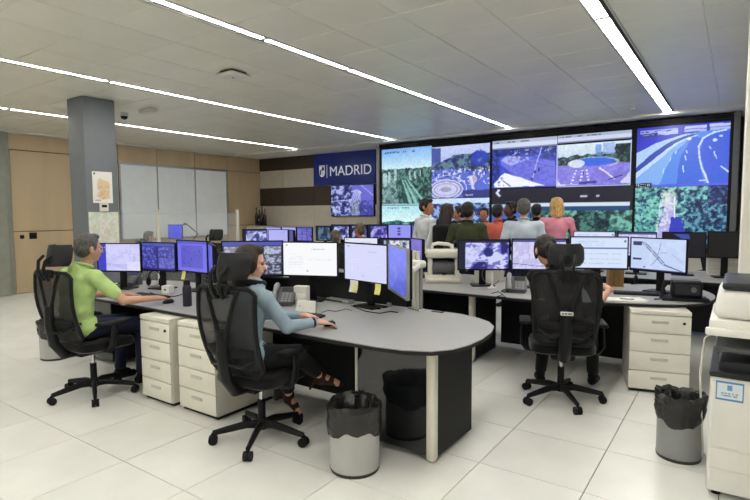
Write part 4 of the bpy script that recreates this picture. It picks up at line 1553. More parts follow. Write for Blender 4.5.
mon_px('monitor with white page behind the lavender page screen', 344, 6.6, 378, 6.5, 237.4, 0.29, s_doc(53, (226, 230, 246)))
mon_px('monitor with grey-green street picture just left of the plain violet one', 379, 6.5, 410, 6.4, 237.8, 0.29, s_video(54, (60, 76, 80), (170, 176, 196), (226, 228, 240)))
mon_px('plain violet monitor turned left, behind the cream cable posts', 410.5, 6.4, 422, 6.05, 238.4, 0.29, s_blue(55, (112, 100, 190)))
mon_px('far left monitor with a violet street picture behind the dark chair', 242, 9.0, 267, 9.05, 229, 0.30, s_video(56, (50, 54, 120), (120, 124, 200), (200, 204, 240)))
mon_px('far left monitor with pale lilac page behind the person in blue blouse', 267.8, 9.05, 288, 8.95, 229.3, 0.30, s_doc(57, (176, 178, 240), (120, 120, 200)))
mon_px('dark narrow monitor turned left at the end of the far left desk', 288.5, 8.95, 293, 8.65, 229.8, 0.30, s_blue(58, (50, 52, 100)))
ROW = [(265, 281, 'leftmost monitor of the farthest row, showing plain lilac', s_blue(59, (150, 150, 236))),
       (281.5, 296, 'second monitor from the left in the farthest row, pale lilac', s_blue(60, (160, 160, 240))),
       (296.5, 312, 'farthest-row monitor with violet tiles left of the blond head', s_cams(61, (60, 60, 150), 3, 2, (140, 140, 226))),
       (315.5, 330.5, 'dark teal farthest-row monitor just left of the wide violet ones', s_video(62, (24, 40, 60), (40, 70, 100), (90, 120, 150))),
       (331, 349, 'farthest-row monitor with a blue car picture below the junction display', s_video(63, (30, 34, 70), (90, 96, 170), (190, 196, 236))),
       (349.5, 367, 'farthest-row monitor with dark blue picture behind the reddish head', s_video(64, (28, 32, 70), (70, 80, 150), (170, 180, 226))),
       (367.5, 387.5, 'farthest-row monitor with bright violet picture right of the reddish head', s_video(65, (54, 48, 130), (110, 100, 200), (190, 184, 240))),
       (388, 411, 'bright lilac farthest-row monitor with a dark column of squares', None)]
for a, b, lb, cv in ROW:
    if cv is None:
        cv = Cv(46, 30, (150, 150, 240), 66)
        for k_ in range(3):
            cv.rect(0.42, 0.15 + 0.2 * k_, 0.54, 0.28 + 0.2 * k_, (60, 58, 150))
    yt = 226.8 if a < 300 else (225.6 if a < 331 else 224.3)
    A, B = at_y(a, yt, 7.85), at_y(b, yt, 7.85)
    monitor(lb, (A.x + B.x) / 2, 7.85, A.z - 0.15, 0.0, B.x - A.x, 0.30, cv, group=G4)
mon_px('violet monitor turned left at the right end of the farthest row', 411.5, 9.15, 424, 8.7, 225, 0.30, s_blue(67, (92, 86, 170)))
mon_px('blue monitor on the counter by the frosted window', 168, 11.6, 182, 11.5, 224.5, 0.33, s_blue(68, (40, 50, 220)))
# row below the video wall at the right
monitor('pale monitor strip showing above the table screen, right-hand far desk', -1.50, 7.10, 1.10, 0.12, 0.50, 0.31, s_table(69), group=G4)
monitor('pale monitor with violet lines showing above the road map screen', -1.0, 7.08, 1.10, 0.10, 0.43, 0.31, s_sketch(70), group=G4)
monitor('black monitor with painted dim blue reflection on the right-hand far desk', -0.515, 7.24, 1.10, 0.10, 0.46, 0.31, s_reflection(71), group=G4)
monitor('switched-off black monitor beside the white pillar', -0.085, 7.22, 1.115, 0.25, 0.385, 0.31, Cv(4, 4, (12, 12, 14)), group=G4)


# ------------------------------------------------------------------ things on the desks
def on(px, py, z=ZD):
    p = at_z(px, py, z)
    return (p.x, p.y, z)


def desk_phone(label, loc, rz, disp='copier_dark'):
    t = thing('desk_phone', label, 'phone', loc, rz, 'desk phones')
    R = Matrix.Translation((0, 0, 0.066)) @ Matrix.Rotation(math.radians(36), 4, 'X')
    MB().rbox(-0.10, 0.10, -0.09, 0.10, 0.0, 0.03, 0.008, 2, R).rbox(-0.09, 0.09, 0.0, 0.085, 0.01, 0.09, 0.01, 1).rbox(-0.09, 0.09, -0.07, 0.08, 0.0, 0.02, 0.006, 2).rbox(-0.08, 0.08, 0.03, 0.06, 0.0, 0.07, 0.006, 1).build('body', 'phone_grey', t)
    MB().rbox(-0.02, 0.085, 0.035, 0.09, 0.03, 0.034, 0.002, 1, R).build('display', disp, t)
    kp = MB()
    for i in range(3):
        for j in range(4):
            kp.rbox(-0.01 + i * 0.03, 0.012 + i * 0.03, -0.08 + j * 0.026, -0.062 + j * 0.026, 0.03, 0.036, 0.003, 1, R)
    kp.build('keypad', 'key_grey', t)
    h = [(-0.065, -0.10, 0.045), (-0.065, -0.07, 0.062), (-0.065, 0.0, 0.072), (-0.065, 0.07, 0.062), (-0.065, 0.105, 0.045)]
    MB().tube([R @ Vector(q) for q in h], [0.022, 0.024, 0.017, 0.024, 0.022], 10).build('handset', 'key_grey', t)
    MB().tube([R @ Vector((-0.065, -0.11, 0.03)), (-0.11, -0.1, 0.01), (-0.14, -0.02, 0.008), (-0.12, 0.06, 0.008), (-0.06, 0.09, 0.01)], 0.005, 6).build('cord', 'black_plastic', t)
    return t


def keyboard(label, loc, rz):
    t = thing('keyboard', label, 'keyboard', loc, rz, 'keyboards')
    MB().rbox(-0.22, 0.22, -0.07, 0.07, 0.0, 0.018, 0.006, 2).build('tray', 'black_plastic', t)
    kb = MB()
    for j in range(5):
        for i in range(17):
            kb.rbox(-0.208 + i * 0.0245, -0.208 + i * 0.0245 + 0.02, -0.06 + j * 0.024, -0.04 + j * 0.024, 0.018, 0.025, 0.003, 1)
    tag(kb.build('keys', 'copier_dark', t), kind='stuff')
    return t


def mouse(label, loc, rz):
    t = thing('mouse', label, 'mouse', loc, rz, 'computer mice')
    MB().ell((0, 0, 0.012), (0.03, 0.055, 0.022)).build('shell', 'black_plastic', t)
    MB().cyl((-0.004, 0.03, 0.031), (0.004, 0.03, 0.031), 0.006, None, 10).build('wheel', 'grey_plastic', t)
    return t


desk_phone('grey desk phone with leaning handset beside the person in green', on(131, 285), math.radians(20), 'sign_blue')
desk_phone('grey desk phone in front of the person in blue blouse, beside the white folded card', on(284, 305), math.radians(32))
desk_phone('dark desk phone between the lilac drawing monitor and the scanner', on(516, 292), math.radians(20))
keyboard('black keyboard before the person in green', on(149, 297), math.radians(4))
keyboard('dark keyboard under the forearm of the person in blue blouse', on(296, 316), math.radians(8))
keyboard('dark keyboard on the wing-shaped desk below the road map screen', on(639, 294.5), math.radians(14))
mouse('black mouse under the hand of the person in green', (-4.035, 2.67, ZD), 0)
mouse('black mouse under the hand of the person in blue blouse', (-2.285, 2.745, ZD), 0)

bt = thing('water_bottle', 'dark purple water bottle standing at the front edge of the near desk', 'bottle', on(187.5, 306))
MB().lathe([(0.034, 0), (0.037, 0.006), (0.037, 0.15), (0.03, 0.172), (0.026, 0.18)], 22).build('body', 'bottle_dark', bt)
MB().lathe([(0.028, 0.18), (0.028, 0.215), (0.022, 0.222)], 18).build('lid', 'black_plastic', bt)

tc = thing('tent_card', 'white folded card standing between phone and docking bar', 'card', on(307, 313), math.radians(10))
cvt = Cv(30, 16, (232, 230, 224), 81)
cvt.texty(0.25, 0.55, 0.42, 0.62, 1, (120, 120, 120))
cvt.texty(0.7, 0.5, 0.86, 0.58, 1, (120, 120, 120))
cvt.rect(0.12, 0.3, 0.17, 0.52, (60, 60, 70))
MB().add([(-0.095, -0.03, 0), (0.095, -0.03, 0), (0.08, 0.0, 0.10), (-0.08, 0.0, 0.10), (-0.095, 0.03, 0), (0.095, 0.03, 0)], [(0, 1, 2, 3), (3, 2, 5, 4)]).build('card', 'paper', tc, 0)
m_ = pic('print', cvt, 0.15, 0.07, tc, PRINT, 0.0)
m_.location = (0, -0.0175, 0.048)
m_.rotation_euler = (-math.atan2(0.03, 0.10), 0, 0)
bx = thing('paper_box', 'small cream box standing under the white document monitor', 'box', on(302, 304.5), math.radians(15))
MB().rbox(-0.06, 0.06, -0.035, 0.035, 0.0, 0.16, 0.004, 1).build('carton', 'offwhite', bx)
MB().box(-0.05, 0.05, -0.038, -0.034, 0.02, 0.10).build('label', 'paper', bx, 0)
dk = thing('docking_bar', 'flat silver docking bar lying behind the near keyboard', 'dock', on(340, 302), math.radians(-6))
MB().rbox(-0.14, 0.14, -0.035, 0.035, 0.0, 0.03, 0.006, 2).build('case', 'silver', dk)
MB().rbox(-0.13, 0.06, -0.038, -0.034, 0.008, 0.02, 0.001, 1).build('port_row', 'black_plastic', dk)


def cable(label, pts, r=0.004, m='black_plastic'):
    o = MB().tube(pts, r, 6).build('cable', m)
    return tag(o, label, 'cable', 'loose cables')


def drop(*q, z=0.005):
    out = []
    for (px, py) in q:
        p = at_z(px, py, ZD)
        out.append((p.x, p.y, ZD + z))
    return out


cable('black cable curling on the near desk behind the silver docking bar', drop((351, 306), (358, 309), (366, 312), (380, 314), (390, 312), (398, 313)))
cable('thin grey cable snaking beside the hand of the person in blue', drop((322, 313), (328, 311), (336, 312), (346, 309.5), (352, 311)), 0.003, 'grey_plastic')
cable('black cable along the keyboard of the person in green', drop((150, 293), (160, 296), (174, 297), (182, 295), (192, 299)), 0.004)
ub = thing('cable_adapter', 'small black adapter lying on the near desk below the lavender screen', 'adapter', on(376, 309), 0.2)
MB().rbox(-0.04, 0.04, -0.015, 0.015, 0, 0.02, 0.004, 2).build('case', 'black_plastic', ub)
MB().rbox(0.04, 0.06, -0.008, 0.008, 0.005, 0.015, 0.002, 1).build('plug', 'silver', ub)
gr = thing('cable_grommet', 'dark oval cable opening in the near desk by its rounded end', 'grommet', on(438, 312), 0)
MB().rbox(-0.05, 0.05, -0.02, 0.02, 0.0, 0.006, 0.006, 2).build('ring', 'black_plastic', gr)
MB().rbox(-0.035, 0.035, -0.012, 0.012, 0.005, 0.007, 0.001, 1).build('lid', 'grey_plastic', gr)


def note(label, mon, u, dz, w, h, m, off=0.0):
    """paper note stuck to the lower bezel of a monitor (x, y, z of its centre, yaw, height)"""
    x, y, z, a, H = mon
    t = thing('sticky_note', label, 'note', (x + u * math.cos(a) + (0.0015 + off) * math.sin(a), y + u * math.sin(a) - (0.0015 + off) * math.cos(a), z - H / 2 + dz), a, 'sticky notes')
    MB().add([(-w / 2, 0, 0), (w / 2, 0, 0), (w / 2, 0.0, -h * 0.25), (-w / 2, 0.0, -h * 0.25), (w / 2, -0.004, -h * 0.6), (-w / 2, -0.004, -h * 0.6), (w / 2, -0.016, -h), (-w / 2, -0.016, -h)], [(3, 2, 1, 0), (5, 4, 2, 3), (7, 6, 4, 5)]).build('sheet', m, t)
    return t


MW3 = (-2.472, 3.42, 1.097, -0.214, 0.325)
note('white paper note hanging below the lavender screen', MW3, -0.13, 0.012, 0.10, 0.10, 'paper')
note('small yellow note stuck on the white paper note', MW3, -0.105, -0.022, 0.05, 0.05, 'postit', 0.0065)
note('yellow note hanging below the right part of the lavender screen', MW3, 0.16, 0.010, 0.065, 0.085, 'postit')
note('yellow note hanging below the dotted blue screen at the workplace of the green polo', (-4.44, 3.213, 1.078, -0.02, 0.325), -0.14, 0.012, 0.06, 0.085, 'postit')

# headset stands and small boxes behind the keyboards
def headset(label, loc, rz):
    t = thing('headset', label, 'headset', loc, rz, 'headsets')
    MB().tube([(0.075 * math.cos(a), 0, 0.085 + 0.085 * math.sin(a)) for a in [math.pi * q / 10 for q in range(11)]], 0.007, 8).build('headband', 'black_plastic', t)
    for s in (-1, 1):
        MB().ell((0.075 * s, 0, 0.05), (0.022, 0.035, 0.05)).build('ear_cup', 'black_plastic', t)
    MB().tube([(0.075, -0.02, 0.03), (0.05, -0.08, 0.012), (0.01, -0.11, 0.012)], 0.004, 6).build('microphone', 'black_plastic', t)
    return t


headset('black headset lying below the violet camera screens of the person in green', on(155, 286), 0.4)
headset('black headset lying below the road map screen', on(628, 284), 0.3)
cbx = thing('paper_box', 'small white cube box below the violet camera screens', 'box', on(168, 293), 0.3)
MB().rbox(-0.045, 0.045, -0.04, 0.04, 0, 0.075, 0.004, 1).build('carton', 'paper', cbx)
MB().box(-0.01, 0.01, -0.042, -0.039, 0.03, 0.045).build('label', 'black_plastic', cbx, 0)

fb = thing('file_box', 'cream cardboard file box standing behind the street camera screen', 'box', on(489, 281), math.radians(20))
MB().rbox(-0.16, 0.16, -0.05, 0.05, 0.0, 0.13, 0.004, 1).build('carton', 'cream_metal', fb)
MB().box(-0.10, 0.06, -0.052, -0.049, 0.03, 0.10).build('label', 'paper', fb, 0)
cu_ = thing('cup', 'white paper cup behind the keyboard of the person in green', 'cup', on(163, 284))
MB().lathe([(0.026, 0), (0.036, 0.09), (0.033, 0.09), (0.024, 0.006)], 18).build('wall', 'paper', cu_)
MB().lathe([(0.030, 0.062), (0.031, 0.066)], 16).build('drink', 'cardboard', cu_)

# cream posts of the cable rail behind the near desk
rp = thing('cable_post', 'pair of cream upright cable posts at the back edge of the near desk', 'post', (-2.08, 3.595, ZD), math.radians(-25))
for dx in (-0.045, 0.0):
    MB().rbox(dx - 0.016, dx + 0.016, -0.014, 0.014, 0.008, 0.47, 0.004, 1).build('upright', 'cream_metal', rp)
MB().rbox(0.035, 0.06, -0.012, 0.012, 0.008, 0.34, 0.004, 1).build('upright', 'silver', rp)
MB().rbox(-0.09, 0.08, -0.04, 0.04, 0.0, 0.01, 0.004, 1).build('foot_plate', 'silver', rp)
MB().rbox(-0.05, 0.09, -0.05, 0.03, 0.34, 0.40, 0.02, 3).build('clamp', 'white_plastic', rp)
MB().tube([(0.0, -0.04, 0.36), (-0.07, -0.09, 0.30), (-0.15, -0.12, 0.22)], [0.018, 0.014, 0.012], 8).build('arm', 'white_plastic', rp)

# desk scanner
sc = thing('desk_scanner', 'cream and grey desk scanner with carrying handle on the desk behind', 'scanner', on(443, 281.5), math.radians(30))
MB().rbox(-0.20, 0.20, -0.16, 0.16, 0.0, 0.085, 0.012, 2).build('base', 'offwhite', sc)
MB().rbox(-0.17, 0.17, -0.17, -0.13, 0.015, 0.055, 0.008, 1).build('tray', 'cream_metal', sc)
for s in (-1, 1):
    MB().rbox(0.145 * s - 0.025, 0.145 * s + 0.025, -0.11, 0.14, 0.07, 0.30, 0.012, 2).build('cheek', 'offwhite', sc)
MB().cyl((-0.125, -0.03, 0.165), (0.125, -0.03, 0.165), 0.08, None, 20).build('roller', 'grey_plastic', sc)
MB().rbox(-0.125, 0.125, 0.05, 0.13, 0.07, 0.29, 0.006, 1).build('back_plate', 'copier_dark', sc)
MB().rbox(-0.195, 0.195, -0.16, 0.16, 0.275, 0.36, 0.025, 3).build('lid', 'offwhite', sc)
MB().rbox(-0.02, 0.03, -0.09, -0.07, 0.075, 0.10, 0.004, 1).build('button', 'black_plastic', sc)
MB().tube([(-0.13, 0.0, 0.36), (-0.12, 0.0, 0.415), (-0.06, 0.0, 0.43), (0.05, 0.0, 0.42), (0.09, 0.0, 0.405), (0.10, 0.0, 0.36)], 0.02, 10).build('handle', 'white_plastic', sc)

wc = thing('desk_device', 'small white round-footed gooseneck webcam below the street camera screen', 'lamp', on(492, 288.5))  # webcam on a white foot with looped cord, gives no light
MB().lathe([(0.045, 0), (0.045, 0.012), (0.02, 0.02), (0.012, 0.03)], 20).build('foot', 'white_plastic', wc)
MB().tube([(0, 0, 0.025), (0, 0, 0.10), (-0.01, 0, 0.17)], 0.009, 8).build('neck', 'white_plastic', wc)
MB().tube([(0.10 * math.cos(a) - 0.01, 0.0, 0.14 + 0.10 * math.sin(a)) for a in [0.4 + 2 * math.pi * q / 20 for q in range(18)]], 0.004, 6).build('cord_loop', 'grey_plastic', wc)
cable('tangle of black cable on the wing-shaped desk by the gooseneck foot', drop((492, 294), (498, 292), (503, 295), (497, 297), (506, 298), (501, 294)))
ch = thing('file_holder', 'brown cardboard file holder beside the forearm of the person in black', 'file holder', on(615, 286), math.radians(20))
for dx in (-0.05, 0.0, 0.05):
    MB().rbox(dx - 0.022, dx + 0.022, -0.06, 0.10, 0.0, 0.19, 0.003, 1).build('folder', 'cardboard', ch)
MB().box(-0.08, 0.08, -0.065, 0.105, -0.0, 0.006).build('tray', 'cardboard', ch, 0)
ps = thing('paper_sheets', 'white paper sheets on the wing-shaped desk beside the hand', 'paper', on(624, 300), math.radians(24))
MB().box(-0.16, 0.16, -0.10, 0.10, 0, 0.006).build('sheet', 'paper', ps, 0)
s2 = MB().box(-0.13, 0.17, -0.10, 0.09, 0.006, 0.010).build('sheet', 'paper', ps, 0)
s2.rotation_euler = (0, 0, 0.12)
pe = thing('pen', 'dark pen lying on the white paper sheets', 'pen', on(627, 299, ZD + 0.0145), 0.4)
MB().cyl((-0.06, 0, 0), (0.05, 0, 0), 0.0045, None, 8).build('barrel', 'black_plastic', pe)
MB().cyl((0.05, 0, 0), (0.065, 0, 0), 0.0045, 0.001, 8).build('tip', 'silver', pe)

rd = thing('radio_console', 'bulky black radio console with handset on the right end of the wing-shaped desk', 'console', on(684, 300), math.radians(12))
MB().rbox(-0.18, 0.18, -0.11, 0.11, 0.0, 0.028, 0.008, 2).build('base', 'black_plastic', rd)
MB().rbox(-0.10, 0.13, -0.06, 0.10, 0.028, 0.165, 0.014, 2).build('body', 'black_plastic', rd)
MB().rbox(-0.08, 0.11, -0.066, -0.058, 0.05, 0.145, 0.004, 1).build('panel', 'copier_dark', rd)
MB().rbox(-0.10, 0.12, -0.03, 0.09, 0.165, 0.178, 0.005, 1).build('top_plate', 'grey_plastic', rd)
MB().cyl((0.06, -0.078, 0.10), (0.06, -0.064, 0.10), 0.022, None, 16).build('dial', 'grey_plastic', rd)
MB().tube([(-0.16, -0.02, 0.05), (-0.165, 0.0, 0.10), (-0.14, 0.02, 0.15)], [0.024, 0.016, 0.024], 10).build('handset', 'black_plastic', rd)
MB().tube([(-0.15, -0.04, 0.05), (-0.19, -0.08, 0.04), (-0.2, -0.1, 0.012), (-0.24, -0.08, 0.006)], 0.006, 6).build('cord', 'black_plastic', rd)

# far right desk: white computer boxes
pcb = thing('computer_case', 'white ribbed computer case below the switched-off black monitor', 'computer', (-0.03, 7.55, ZD), 0.1)
MB().rbox(-0.25, 0.2, -0.12, 0.2, 0.0, 0.24, 0.008, 1).build('case', 'white_plastic', pcb)
for i in range(5):
    MB().rbox(-0.24, 0.19, -0.126, -0.119, 0.03 + i * 0.042, 0.052 + i * 0.042, 0.003, 1).build('rib', 'offwhite', pcb)
fh = thing('paper_stack', 'slanted white papers standing left of the ribbed computer case', 'paper', on(695, 272), 0.4)
MB().rbox(-0.08, 0.08, -0.03, 0.03, 0.0, 0.21, 0.004, 1, Matrix.Rotation(-0.2, 4, 'Y') @ Matrix.Translation((0, 0, 0.018))).build('sheet', 'paper', fh)
MB().rbox(-0.1, 0.1, -0.04, 0.04, 0.0, 0.01, 0.003, 1).build('tray', 'offwhite', fh)

# microscope-like lamp arm at the far left counter
la = thing('desk_device', 'thin jointed lamp arm beside the blue monitor on the far left counter', 'lamp', (-9.75, 6.95, ZD), 0.3)
MB().lathe([(0.08, 0), (0.08, 0.02), (0.02, 0.03)], 18).build('foot', 'grey_plastic', la)
MB().tube([(0, 0, 0.03), (0.28, 0, 0.34)], 0.012, 8).build('lower_arm', 'grey_plastic', la)
MB().tube([(0.28, 0, 0.34), (-0.02, 0, 0.56)], 0.012, 8).build('upper_arm', 'grey_plastic', la)
MB().lathe([(0.02, 0.05), (0.06, 0.0), (0.055, 0.0), (0.015, 0.045)], 16, Matrix.Translation((-0.04, 0, 0.52))).build('shade', 'copier_dark', la)

# glass partition by the far left desk
gp = thing('glass_partition', 'clear glass partition between cream posts beside the far left desk', 'partition', (-8.0, 0, 0))
yy = (4.42, 5.15, 6.85)
for y in yy:
    MB().rbox(-0.025, 0.025, y - 0.025, y + 0.025, 0.0, 1.57, 0.005, 1).build('post', 'cream_metal', gp)
for a, b in zip(yy[:-1], yy[1:]):
    MB().box(-0.004, 0.004, a + 0.026, b - 0.026, 0.1, 1.5).build('pane', 'clear_glass', gp, 0)

# copier at the right edge
cp = thing('copier', 'large white office copier with dark output tray at the right edge', 'copier', (0.26, 3.52, 0), 0)
MB().rbox(-0.345, 0.36, -0.315, 0.33, 0.03, 0.645, 0.012, 2).build('cabinet', 'copier_white', cp)
for i, (a, b) in enumerate(((0.035, 0.155), (0.16, 0.27), (0.275, 0.63))):
    dd = MB().rbox(-0.335, 0.355, -0.322, -0.312, a, b - 0.004, 0.006, 1).build('front_panel' if i == 2 else 'paper_drawer', 'copier_white', cp)
    if i < 2:
        MB().rbox(0.0, 0.16, -0.326, -0.32, b - 0.04, b - 0.015, 0.004, 1).build('handle', 'silver', dd)
for x in (-0.3, 0.3):
    for y in (-0.26, 0.27):
        MB().lathe([(0.022, 0.0), (0.022, 0.032)], 12, Matrix.Translation((x, y, 0))).build('foot', 'black_plastic', cp)
MB().rbox(-0.35, 0.36, -0.32, 0.33, 0.645, 0.672, 0.006, 1).build('deck', 'copier_dark', cp)
MB().rbox(-0.27, 0.28, -0.27, 0.12, 0.672, 0.735, 0.012, 2, Matrix.Rotation(-0.06, 4, 'Y')).build('output_tray', 'copier_dark', cp)
MB().rbox(-0.335, 0.34, 0.13, 0.33, 0.672, 0.86, 0.008, 1).build('back_block', 'copier_white', cp)
MB().rbox(0.20, 0.34, -0.28, 0.13, 0.672, 0.86, 0.008, 1).build('side_block', 'copier_white', cp)
MB().rbox(-0.33, 0.33, -0.29, 0.0, 0.775, 0.80, 0.006, 1).build('inner_tray', 'grey_plastic', cp)
MB().rbox(-0.36, 0.36, -0.31, 0.33, 0.86, 0.945, 0.016, 2).build('scanner_unit', 'copier_white', cp)
MB().rbox(-0.375, 0.3, -0.345, -0.305, 0.865, 0.905, 0.01, 2).build('front_grip', 'copier_white', cp)
MB().rbox(-0.35, 0.36, -0.30, 0.32, 0.945, 1.10, 0.05, 4, None, 0.93).build('feeder', 'copier_white', cp)
MB().rbox(-0.31, 0.34, -0.27, 0.30, 1.095, 1.135, 0.018, 3).build('feeder_lid', 'copier_dark', cp)
cvs = Cv(34, 26, (224, 234, 240), 91)
cvs.rect(0, 0, 1, 0.1, (84, 140, 190)); cvs.rect(0, 0.9, 1, 1, (84, 140, 190)); cvs.rect(0, 0, 0.06, 1, (84, 140, 190)); cvs.rect(0.94, 0, 1, 1, (84, 140, 190))
cvs.rect(0.42, 0.2, 0.6, 0.45, (96, 160, 210))
cvs.texty(0.2, 0.55, 0.8, 0.8, 2, (110, 150, 190))
pic('sticker', cvs, 0.12, 0.10, cp, PRINT, -0.3235, 0.58, -0.258)
MB().tube([(-0.352, 0.1, 0.80), (-0.39, 0.08, 0.76), (-0.405, 0.05, 0.55), (-0.39, 0.05, 0.3), (-0.375, 0.1, 0.06), (-0.37, 0.2, 0.008)], 0.006, 8).build('cable', 'white_plastic', cp)
# ------------------------------------------------------------------ people
for nm, c in dict(skin_man=(205, 158, 134), skin_woman=(226, 176, 150), skin_right=(208, 156, 130), skin_tan=(176, 120, 92), skin_dark=(96, 64, 50)).items():
    mat(nm, c, 0.55, var=0.05, scale=12)
for nm, c in dict(hair_grey=(92, 90, 88), hair_brown=(52, 38, 32), hair_dark=(30, 24, 22), hair_black=(20, 18, 18), hair_blonde=(222, 180, 118), hair_sand=(112, 100, 78)).items():
    mat(nm, c, 0.55, var=0.35, scale=40, stretch=(3, 3, 0.6), bump=0.7, bscale=70)
for nm, c in dict(polo_green=(188, 218, 140), blouse_blue=(150, 170, 184), cloth_black=(24, 24, 28), jeans=(34, 38, 62), trousers_black=(24, 24, 27), cloth_white=(220, 222, 226), cloth_olive=(62, 66, 46), cloth_red=(206, 104, 90), cloth_pale=(196, 206, 220), cloth_pink=(230, 150, 170), cloth_navy=(36, 42, 66), shoe_black=(20, 20, 22), shoe_brown=(58, 38, 30), cloth_grey=(90, 92, 96)).items():
    mat(nm, c, 0.8, var=0.08, scale=9, bump=0.35, bscale=22, sheen=0.05, spec=0.2)
mat('lip', (170, 96, 84), 0.5)
mat('eye', (28, 24, 22), 0.3)


def frame3(f, u=(0, 0, 1)):
    f = Vector(f).normalized()
    u = Vector(u)
    u = (u - f * u.dot(f)).normalized()
    return f.cross(u), f, u                      # right, forward, up


def hand(mb, w, d, up, side, curl=0.25, s=1.0):
    """palm, four fingers with knuckle bends and a thumb; d points along the fingers, up is the back of the hand, side is +1 for a right hand"""
    d = Vector(d).normalized()
    up = (Vector(up) - d * Vector(up).dot(d)).normalized()
    r = d.cross(up)                              # to the little-finger side of a right hand lying palm down
    w = Vector(w)
    R = Matrix((r, d, up)).transposed()
    mb.ell(w + d * 0.045 * s, (0.040 * s, 0.052 * s, 0.017 * s), R, 14, 8)
    mb.cap(w - d * 0.02 * s, w + d * 0.03 * s, 0.024 * s, 0.026 * s)
    for i, (o, l) in enumerate(((-0.030, 0.072), (-0.010, 0.082), (0.010, 0.077), (0.028, 0.060))):
        a = w + d * 0.082 * s + r * o * side * s
        k1 = a + (d * math.cos(curl) - up * math.sin(curl) + r * o * side * 1.5).normalized() * l * 0.5 * s
        c2 = curl * 2.6
        k2 = k1 + (d * math.cos(c2) - up * math.sin(c2)) * l * 0.5 * s
        mb.cap(a - d * 0.02 * s, k1, 0.0098 * s, 0.0090 * s, 8)
        mb.cap(k1, k2, 0.0090 * s, 0.0075 * s, 8)
    t0 = w + d * 0.03 * s - r * 0.03 * side * s
    t1 = t0 + (d * 0.7 - r * 0.75 * side - up * 0.15).normalized() * 0.038 * s
    t2 = t1 + (d * 0.95 - r * 0.15 * side - up * 0.3).normalized() * 0.032 * s
    mb.cap(t0, t1, 0.0125 * s, 0.0105 * s, 8)
    mb.cap(t1, t2, 0.0105 * s, 0.0085 * s, 8)


def head(mb, H, f, s=1.0):
    r, f, u = frame3(f[0], f[1])
    H = Vector(H)
    R = Matrix((r, f, u)).transposed()
    q = lambda a, b, c: H + (r * a + f * b + u * c) * s
    S = lambda *x: tuple(v * s for v in x)
    mb.ell(q(0, -0.012, 0.032), S(0.074, 0.094, 0.085), R, 20, 14)      # skull
    mb.ell(q(0, 0.026, -0.028), S(0.060, 0.064, 0.078), R, 18, 12)      # face
    mb.ell(q(0, 0.040, -0.082), S(0.036, 0.042, 0.030), R)              # chin and jaw
    mb.ell(q(0, 0.078, 0.016), S(0.050, 0.018, 0.014), R)               # brow
    mb.cap(q(0, 0.084, 0.008), q(0, 0.106, -0.026), 0.010 * s, 0.014 * s, 8)   # nose
    mb.ell(q(0, 0.084, -0.058), S(0.026, 0.014, 0.012), R)              # lips
    for k in (-1, 1):
        mb.ell(q(0.040 * k, 0.058, -0.022), S(0.022, 0.022, 0.022), R)  # cheeks
        mb.ell(q(0.076 * k, -0.012, -0.012), S(0.010, 0.020, 0.032), R) # ears
    return q, R


def face_parts(t, q, R, s, body):
    for k in (-1, 1):
        MB().ell(q(0.031 * k, 0.080, 0.000), (0.013 * s, 0.008 * s, 0.007 * s), R, 10, 6).build('eye', 'eye', t)
        MB().ell(q(0.033 * k, 0.088, 0.022), (0.019 * s, 0.006 * s, 0.004 * s), R, 10, 6).build('eyebrow', 'hair_dark', t)
    MB().ell(q(0, 0.094, -0.058), (0.022 * s, 0.006 * s, 0.006 * s), R, 10, 6).build('mouth', 'lip', t)


